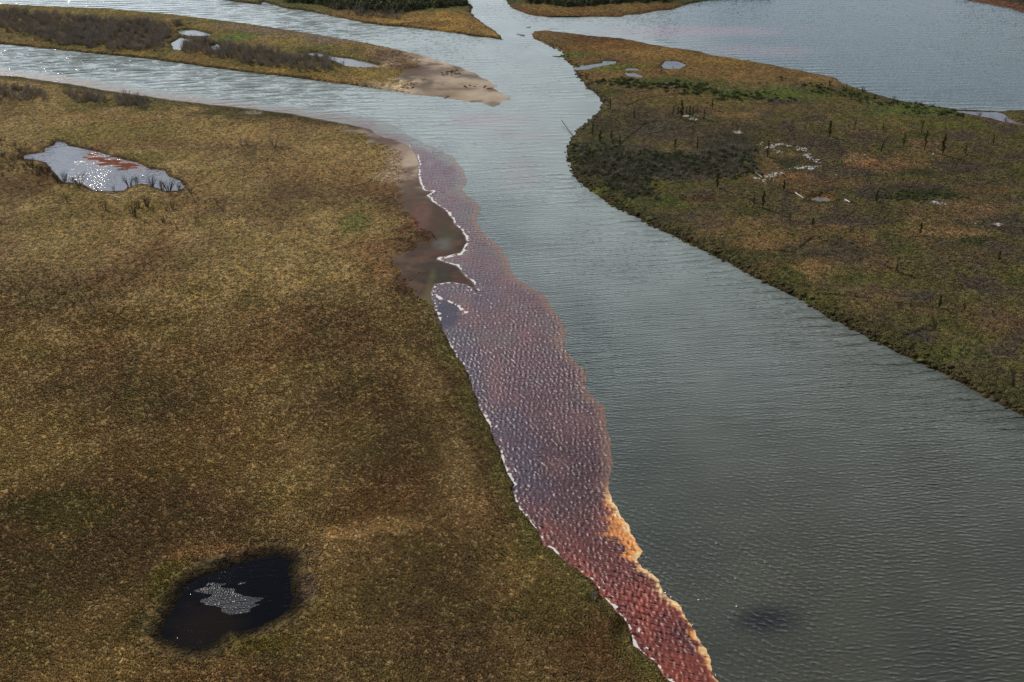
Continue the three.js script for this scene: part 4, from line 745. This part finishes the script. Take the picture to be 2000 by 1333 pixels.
[
  [0, [125.3,-474.9,3.1], 'tall bare shrub on the golden shore of the right lake'], [1, [129.1,-471.4,1], 'low tuft right of the tall bare shrub by the lake'], [1, [131,-470.7,2.5], 'left twiggy shrub of the row on the lake shore'], [1, [132.5,-468,2.2], 'second twiggy shrub of the row on the lake shore'], [1, [134.1,-467.3,2.2], 'third twiggy shrub of the row on the lake shore'], [0, [136.3,-466.6,3], 'rightmost and largest shrub of the row on the lake shore'],
  [0, [145.9,-457.9,2], 'dark shrub at the water where the lake shore turns flat'], [2, [171.8,-437.7,2.1], 'spreading bare shrub left in the narrow lagoon'], [0, [179.7,-431.7,2.7], 'bare shrub at the near bank of the narrow lagoon'],
  [1, [61.1,-496,2.3], 'upright shrub just left of the round bright pond'], [0, [55.5,-496.7,1.3], 'dark bush left of the round bright pond'], [1, [57.2,-497.5,1.3], 'thin twigs between dark bush and round bright pond'], [1, [59.2,-496,1.5], 'little shrub close to the one left of the round pond'], [0, [30,-487,3.4], 'shrub leaning over the river at the narrow bend'], [1, [66.9,-502.8,1.5], 'tuft standing in the round bright pond'],
].forEach(([v, at, label]) => shrub(v, at, label, 'shrubs on the right bank', false, rightBank));

// ------------------------------------------------------------------ thickets, heath clumps and slumped turf: nobody could count these
function scatter(name, label, category, geo, m, place, tint = 0.25) {
  const o = new THREE.InstancedMesh(geo, m, place.length), M = new THREE.Matrix4(), q = new THREE.Quaternion(), e = new THREE.Euler(), c = new THREE.Color(), r = mulberry(place.length + 3);
  place.forEach(([x, y, z, s, sy], i) => { e.set((r() - 0.5) * 0.3, r() * 6.2832, (r() - 0.5) * 0.3); M.compose(V(x, y, z), q.setFromEuler(e), V(s, sy, s)); o.setMatrixAt(i, M); const k = 1 + tint * (r() * 2 - 1), w = (r() - 0.5) * tint * 0.5; o.setColorAt(i, c.setRGB(k * (1 + w), k, k * (1 - w))); });
  o.name = numbered(name); o.castShadow = o.receiveShadow = true; scene.add(o);
  return tag(o, label, category, 'stuff');
}
function fill(pts, density, size, ground, seed, avoid = [], edge = 3.6) {
  const f = outline(pts), [x0, x1, z0, z1] = f.box, r = mulberry(seed), out = [], n = Math.round((x1 - x0) * (z1 - z0) * density);
  for (let i = 0; i < n; i++) {
    const x = lerp(x0, x1, r()), z = lerp(z0, z1, r()), s = size[0] + (size[1] - size[0]) * r(), d = f(x, z) + edge * 1.6 * fbm(x, z, 11, 3) + 0.5;
    if (d < 0 || r() > smooth(-0.2, edge, d) + 0.06) continue;
    if (ground.sd(x, z) < 0.6 || avoid.some((p) => p(x, z) > -0.3)) continue;
    out.push([x, ground.height(x, z), z, s * (0.8 + 0.5 * r()), s * (0.75 + 0.5 * r())]);
  }
  return out;
}
const TH = [bareShrub(101, 15, 0.62), bareShrub(102, 13, 0.5), bareShrub(103, 12, 0.8)];
const isleP = [PONDS.isleA, PONDS.isleB, PONDS.isleC, PONDS.isleD];
scatter('shrub_thicket', 'largest bare brown thicket, along the left half of the island', 'thicket', TH[0], twigMat, fill([[-261.1,-607.9],[-234.5,-603.6],[-208.8,-593.1],[-174.7,-585],[-157,-577],[-155.4,-556],[-152.4,-536.4],[-154.7,-526.2],[-174.3,-532.9],[-198.9,-539.9],[-216.8,-552.4],[-237.5,-571.1],[-250,-579]], 0.3, [1.6, 3.4], island, 1, isleP));
scatter('shrub_thicket', 'second bare thicket of the island, between its bright pools', 'thicket', TH[1], twigMat, fill([[-146.5,-538.1],[-145.2,-546.9],[-138,-550.5],[-127.3,-543.4],[-112.4,-536.4],[-97.2,-526.2],[-86.6,-521.2],[-75.6,-513.1],[-69.9,-505.2],[-75.8,-498.2],[-92.9,-499.8],[-107.2,-508.3],[-123.9,-516.3],[-141.4,-527.8]], 0.3, [1.6, 3.2], island, 2, isleP));
scatter('shrub_thicket', 'dark thicket at the left edge on the near side of the channel', 'thicket', TH[0], twigMat, fill([[-216.7,-481.2],[-190.2,-475.6],[-179.7,-465.9],[-178.7,-460.6],[-187.8,-454],[-205.6,-452.7]], 0.4, [1.4, 2.8], leftBank, 3));
scatter('shrub_thicket', 'left of two narrow thickets near the channel, left bank', 'thicket', TH[1], twigMat, fill([[-175.5,-471.4],[-157,-465.9],[-154,-454],[-168.4,-457.9]], 0.5, [1.2, 2.4], leftBank, 4, [], 1.2));
scatter('shrub_thicket', 'right of two narrow thickets near the channel, left bank', 'thicket', TH[1], twigMat, fill([[-153.9,-464.6],[-139,-459.2],[-135.9,-448.9],[-149.7,-452.7]], 0.6, [1.2, 2.5], leftBank, 5, [], 1.2));
scatter('shrub_thicket', 'dark tangled thicket along the lower left shore of the pond', 'thicket', TH[2], darkTwigMat, fill([[-162.7,-390.2],[-158.3,-386.2],[-152.9,-383.3],[-146.7,-374.7],[-138.1,-367.3],[-136,-364.6],[-142.8,-365.5],[-150.7,-372.8],[-162,-384.3]], 0.5, [0.8, 1.6], leftBank, 6, [PONDS.big], 1));
scatter('shrub_thicket', 'sparse dark bushes at the left edge above the pond', 'thicket', TH[2], darkTwigMat, fill([[-186.2,-412.2],[-171.1,-410],[-164.6,-401.5],[-160.3,-384.3],[-165.2,-374.7],[-171.8,-374.7]], 0.14, [0.9, 1.7], leftBank, 7, [PONDS.big], 1));
scatter('shrub_thicket', 'thin scrub scattered over the grass below the pond', 'thicket', TH[2], darkTwigMat, fill([[-152.1,-365.5],[-130.7,-358.9],[-105.7,-354.6],[-90,-354.6],[-83.9,-340.1],[-98.3,-330.4],[-125.1,-340.1],[-147.6,-352.5]], 0.035, [0.4, 1], leftBank, 8, [PONDS.big], 3));
const LEAFY = [leafyShrub(201, 190, 0.17), leafyShrub(202, 230, 0.14)];
scatter('willow_thicket', 'grey green willows along the golden headland top', 'thicket', LEAFY[0], willowMat, fill([[-123.7,-656.5],[-80.7,-656.5],[-23.7,-656.5],[-23.6,-623.4],[-35.4,-612.3],[-49.9,-603.6],[-60.7,-599.4],[-74.8,-603.6],[-95.3,-616.7],[-113.7,-628]], 0.34, [1.5, 3.6], tipLand, 9));
scatter('bare_thicket', 'row of bare shrubs in front of the headland willows', 'thicket', TH[1], twigMat, fill([[-92.4,-623.4],[-75.1,-605.8],[-59.5,-599.4],[-49.3,-595.2],[-53.5,-587],[-68.6,-591.1],[-84.8,-603.6]], 0.25, [1.2, 2.6], tipLand, 10));
scatter('willow_thicket', 'dark willows over the brown headland at the top centre', 'thicket', LEAFY[0], willowMat, fill([[5.4,-656.5],[88.7,-656.5],[77.3,-625.7],[53.7,-621.2],[27.8,-613.4],[10.2,-621.2]], 0.36, [1.4, 3.2], middleLand, 11));
scatter('willow_thicket', 'broad dark willow thicket inside the river bend', 'thicket', LEAFY[1], willowMat, fill([[19.5,-407.9],[28.2,-404.7],[43.7,-400.4],[57.1,-396.3],[75.5,-402.5],[82.9,-393.2],[81.4,-377],[68.5,-369.1],[57.7,-373.8],[49,-369.1],[44.1,-353.3],[36.3,-354.2],[26,-367.3],[19.6,-384.3]], 0.9, [0.35, 0.95], rightBank, 12, [], 4));
scatter('bare_thicket', 'bare grey twigs standing among the river bend willows', 'thicket', TH[2], twigMat, fill([[19.4,-404.7],[31.7,-403.6],[57.4,-398.3],[77.4,-403.6],[83.9,-391.2],[81.4,-377],[68.5,-369.1],[46.9,-365.5],[39.5,-354.6],[24.5,-369.1]], 0.28, [0.8, 1.6], rightBank, 13, [], 4));
scatter('willow_thicket', 'long green band of low willows across the right headland', 'thicket', LEAFY[1], greenShrubMat, fill([[34.1,-487],[45.6,-488.5],[61.8,-485.6],[84.3,-471.4],[106.3,-460.6],[108.9,-454],[93.3,-454],[74.6,-459.2],[51.9,-468.6],[32.5,-477]], 0.24, [0.4, 1.2], rightBank, 14, [], 4));
scatter('willow_thicket', 'green willow strip along the right lake shore', 'thicket', LEAFY[1], greenShrubMat, fill([[104.6,-494.5],[122.3,-479.8],[138.8,-464.6],[162.5,-445.1],[172.2,-438.9],[168,-432.8],[147.3,-438.9],[131.6,-451.4],[115.6,-467.3]], 0.2, [0.4, 1.2], rightBank, 15, [], 4));
scatter('willow_thicket', 'low green scrub in the dark hollow on the right', 'thicket', LEAFY[1], greenShrubMat, fill([[111.7,-359.3],[122.3,-362.8],[137.2,-359.3],[140.3,-354.2],[131.4,-350.8],[113.1,-352.5]], 0.6, [0.3, 0.7], rightBank, 16, [], 2));
scatter('heath_scrub', 'low grey brown scrub dotted over the right bank heath', 'heath', LEAFY[1], heatherMat, fill([[41.8,-442],[74.7,-432.8],[110.7,-426.9],[144.2,-415.5],[172.6,-399.4],[129.8,-281.9],[115.2,-294.1],[98.3,-307.1],[82.2,-324.8],[64.7,-344.2],[84.4,-384.3],[62.4,-410],[36.4,-420]], 0.55, [0.16, 0.42], rightBank, 17, [PONDS.rust], 5), 0.4);

{ // grass tussocks of the near left bank, coloured like the ground they grow from
  const r = mulberry(616), k = new Kit();
  for (let i = 0; i < 15; i++) { const a = i * 2.4 + r(), l = 0.5 + 0.6 * r(), e = V(Math.cos(a) * l, 0.35 + 0.75 * r() * (1.2 - l * 0.6), Math.sin(a) * l), b = V(Math.cos(a + 1.57), 0, Math.sin(a + 1.57)).multiplyScalar(0.2 + 0.12 * r()); k.face(V(0, -0.1, 0).sub(b), V(0, -0.1, 0).add(b), e); k.face(e, V(0, 0.45, 0), V(0, -0.1, 0).add(b)); }
  const geo = k.done(), spots = [];
  for (let n = 0; n < 190000; n++) {
    const z = lerp(-330, -140, Math.sqrt(r()) ), x = lerp(-155, 34, r());
    if (Math.abs(x) > -z * 0.5 + 16 || r() > smooth(-335, -270, z) || leftBank.sd(x, z) < 0.5 || r() < 0.12 - 0.3 * fbm(x, z, 6, 3)) continue;
    if (PONDS.dark(x, z) > -3.2 - 2 * r() || (z < -281 && leftBank.sd(x, z) < (13 + 3 * r()) * smooth(-279, -304, z))) continue;
    spots.push([x, z, r()]);
  }
  const o = new THREE.InstancedMesh(geo, mat('dry sedge', [2.6, 2.54, 2.38]), spots.length), M = new THREE.Matrix4(), q = new THREE.Quaternion(), c = new THREE.Color();
  spots.forEach(([x, z, u], i) => {
    const s = 0.13 + 0.2 * u * u + 0.08 * r(), col = leftBank.colour(x, z), g = 0.86 + 0.3 * r();
    M.compose(V(x, leftBank.height(x, z), z), q.setFromAxisAngle(UPV, r() * 6.28), V(s * 1.15, s * (0.7 + 0.5 * r()), s * 1.15)); o.setMatrixAt(i, M); o.setColorAt(i, c.setRGB(col[0] * g, col[1] * g, col[2] * g * 0.95));
  });
  o.name = 'grass'; o.castShadow = o.receiveShadow = true; scene.add(o);
  tag(o, 'dry sedge tussocks covering the near left tundra', 'grass', 'stuff');
}
function lump(seed, flat) {                                            // a sod or stone: an uneven rounded block
  const g = mergeVertices(new THREE.IcosahedronGeometry(1, 2).deleteAttribute('uv').deleteAttribute('normal')), p = g.attributes.position, r = seed * 7.3;
  for (let i = 0; i < p.count; i++) { const x = p.getX(i), y = p.getY(i), z = p.getZ(i), k = 1 + 0.85 * noise(x * 1.3 + r, z * 1.3 + y * 1.7 - r) + 0.4 * noise(x * 3 - r, z * 3 + y * 3); p.setXYZ(i, x * k, Math.max(y, -0.6) * k * flat, z * k); }
  g.computeVertexNormals(); return g;
}
{ // sods that slid from the cut bank
  const r = mulberry(314), put = [[], []], shore = [[14.1,-545.2],[19.1,-537.2],[22.6,-527.8],[22.7,-517.9],[26.6,-499],[30,-477],[34.2,-465.9],[34.5,-455.9],[33.4,-447.6],[27.5,-431.1],[23.8,-423.5],[20.4,-411.1],[19,-403.1],[19,-394.2],[19.9,-384.3],[20.9,-373.8],[24.6,-365.5],[28.8,-356.3],[33.3,-348.7],[38.5,-340.9],[45,-330.8],[51.4,-322.2],[57.4,-313.6],[63.1,-304.8],[68.4,-296],[73.1,-288.8],[76.2,-284.5],[78.4,-279.5],[81.9,-273.8],[85.4,-268.5],[87.5,-264.5],[90.9,-260],[94.2,-255.2],[98.6,-249.7],[101.4,-244.7],[104.3,-239.8],[108.2,-234.4],[111.7,-228.5],[115.5,-221.2]];
  for (let i = 0; i + 1 < shore.length; i++) {
    const [ax, az] = shore[i], [bx, bz] = shore[i + 1], L = Math.hypot(bx - ax, bz - az);
    for (let k = 0; k < L * 4.2; k++) {
      const t = r(), x = lerp(ax, bx, t) + (r() - 0.5) * 7, z = lerp(az, bz, t) + (r() - 0.5) * 7, sd = rightBank.sd(x, z);
      if (sd < -0.5 || sd > 3.2 || (z < -400 && r() < 0.35)) continue;
      const s = (0.16 + 0.5 * r() * r()) * (z > -300 ? 1.15 : 1); put[r() < 0.45 ? 0 : 1].push([x, Math.max(0, rightBank.height(x, z)) + 0.05, z, s * (0.9 + 0.6 * r()), s * 0.8]);
    }
  }
  scatter('turf_clumps', 'mossy green sods tumbled along the cut right bank', 'turf', lump(1, 0.7), mat('mossy sod', C(64, 64, 32)), put[0], 0.45);
  scatter('turf_clumps', 'bare brown sods tumbled along the cut right bank', 'turf', lump(2, 0.75), mat('bare sod', C(60, 52, 38)), put[1], 0.5);
}
{ // bleached debris left by a dried pool, in a hook
  const r = mulberry(55), out = [], lines = [[[[85.4,-405.2],[87.5,-401.5],[91.7,-404.7],[94,-401.5],[98.5,-403.6],[98.7,-399.4],[98.8,-393.2],[100.9,-390.2],[100.2,-384.3],[96.8,-380.9],[93.9,-381.3],[91,-379.4],[87.8,-377.5],[85.3,-375.6]], 1.1], [[[89.1,-398.3],[91.2,-396.8]], 1.2], [[[78.2,-370.1],[80.6,-371],[82.8,-373.8],[84.2,-376.1]], 1.2], [[[79,-420],[80.3,-417.2],[81.7,-415.5]], 0.8], [[[63.2,-437.1],[64.5,-435.2],[66.4,-432.3],[68,-430.5]], 0.7], [[[128.4,-353.3],[129.5,-351.6],[130.9,-349.1]], 0.8], [[[135,-334.6],[135.5,-333.9]], 0.4], [[[141.2,-333.9],[142.5,-332.3]], 0.6], [[[107.6,-368.2],[108.1,-366.9]], 0.4], [[[104.7,-375.2],[104.9,-373.8]], 0.4], [[[103.4,-348.7],[103.6,-347]], 0.3], [[[141.5,-395.8],[141.7,-394.7]], 0.4], [[[118.3,-393.7],[118.5,-393.7]], 0.2]];
  for (const [pts, w] of lines) for (let i = 0; i + 1 < pts.length; i++) {
    const [ax, az] = pts[i], [bx, bz] = pts[i + 1], n = Math.ceil(Math.hypot(bx - ax, bz - az) * 9 * w) + 3;
    for (let k = 0; k < n; k++) {
      const t = r(), g = (r() + r() - 1) * 1.9 * w, x = lerp(ax, bx, t) + g, z = lerp(az, bz, t) + (r() + r() - 1) * 1.9 * w;
      if (fbm(x, z, 4, 3) < -0.02) continue;
      const s = 0.08 + 0.22 * r() * r(); out.push([x, rightBank.height(x, z) + 0.02, z, s * (1 + r()), s * 0.6]);
    }
  }
  scatter('pale_debris', 'hook of bleached pale debris on the right bank heath', 'debris', lump(3, 0.6), mat('bleached crust', C(160, 156, 150)), out, 0.3);
}
{ // wrack on the sand tip
  const r = mulberry(71), out = [];
  for (const [x, z, rx, rz, n] of [[-23.6,-498.2,3.4,4.6, 34], [-27.7,-496,1.7,3, 10], [-13.2,-477,6.1,4.2, 14], [-40.7,-478.4,3.3,3.5, 18]]) for (let i = 0; i < n; i++) { const a = r() * 6.28, q = Math.sqrt(r()), X = x + rx * q * Math.cos(a), Z = z + rz * q * Math.sin(a), s = 0.12 + 0.25 * r(); if (island.sd(X, Z) > 1) out.push([X, island.height(X, Z), Z, s * 1.5, s]); }
  scatter('wrack', 'dark wrack scattered over the sand tip of the island', 'debris', lump(4, 0.6), mat('dark wrack', C(72, 56, 44)), out, 0.3);
}

// ------------------------------------------------------------------ driftwood
function log([ax, az], [bx, bz], rad, y0, label, m, branches = 0, rise = 0, seed = 1, name = 'driftwood_log') {
  const L = Math.hypot(bx - ax, bz - az), r = mulberry(seed), t = new Kit(), at = (s) => V(lerp(0, bx - ax, s) + 0.06 * Math.sin(s * 5 + seed), rad * 0.8 + rise * s, lerp(0, bz - az, s) + 0.05 * Math.cos(s * 4));
  for (let i = 0; i < 6; i++) t.twig(at(i / 6), at((i + 1) / 6), rad * (1 - i / 10), rad * (1 - (i + 1) / 10), 7);
  for (let i = 0; i < 6; i++) { const a = i + r(); t.twig(at(0), at(0).add(V(Math.cos(a) * rad * 2, Math.sin(a) * rad * 2, Math.sin(a * 2) * rad)), rad * 0.5, rad * 0.15, 4); }
  const o = thing(name, ax, y0, az); mesh('trunk', t.done(), m, o);
  for (let i = 0; i < branches; i++) { const b = new Kit(), s = 0.12 + 0.8 * r(), p = at(s), a = r() * 6.28, q = (0.9 - 0.5 * s) * (0.5 + r()); b.twig(p, p.clone().add(V(Math.cos(a) * q, 0.3 + Math.abs(Math.sin(a)) * q, Math.sin(a) * q * 0.7)), rad * 0.3, rad * 0.08); mesh('branch', b.done(), m, o); }
  return tag(o, label, name === 'driftwood_log' ? 'log' : 'fallen tree');
}
const gnd = (L, p) => L.height(p[0], p[1]);
for (const [L, a, b, rad, label, m, br, rise, seed, name] of [
  [null, [[21.3,-419.5]][0], [[17.8,-433.4]][0], 0.16, 'drowned tree with bare branches lying off the right bank', darkTwigMat, 22, 0.9, 3, 'fallen_tree'],
  [rightBank, [[88.2,-358.5]][0], [[89.5,-353.7]][0], 0.17, 'white log left of the tiny rusty pond', paleWood, 0, 0.1, 4],
  [rightBank, [[102,-352]][0], [[102.9,-349.9]][0], 0.3, 'short thick white log right of the tiny rusty pond', paleWood, 0, 0.1, 5],
  [rightBank, [[103.2,-350.8]][0], [[104.9,-349.9]][0], 0.14, 'grey log end behind the short thick white one', deadMat, 0, 0.05, 6],
  [leftBank, [[-121.1,-356.3]][0], [[-126.4,-359.3]][0], 0.13, 'pale fallen trunk in the grass below the left pond', paleWood, 5, 0.1, 7],
  [leftBank, [[-102.7,-338.5]][0], [[-103.9,-341.3]][0], 0.1, 'white upright snag leaning in the low shrub below the pond', paleWood, 3, 0.9, 8],
  [null, [[20.7,-523.7]][0], [[17.4,-524.5]][0], 0.22, 'dark floating log beside the right tip', darkTwigMat, 0, 0, 9],
  [null, [[5.6,-559.7]][0], [[2.1,-562.6]][0], 0.22, 'dark drift log in the narrows left of the tip', darkTwigMat, 3, 0, 10],
  [null, [[8.6,-576]][0], [[6.7,-575]][0], 0.16, 'small dark drift log in the narrows at the top', darkTwigMat, 0, 0, 11],
  [island, [[-25.9,-463.2]][0], [[-24.3,-465.9]][0], 0.2, 'dark log lying on the sand tip of the island', darkTwigMat, 2, 0.2, 12],
  [rightBank, [[80.1,-372.4]][0], [[78.6,-376.1]][0], 0.12, 'pale dead trunk lying at the lower end of the debris hook', paleWood, 4, 0.3, 13],
  [leftBank, [[-164,-409.5]][0], [[-163.4,-410]][0], 0.3, 'short white block on the mud above the left pond', paleWood, 0, 0, 14],
]) log(a, b, rad, L ? gnd(L, a) : -0.05, label, m, br, rise, seed, name);

renderer.render(scene, camera);
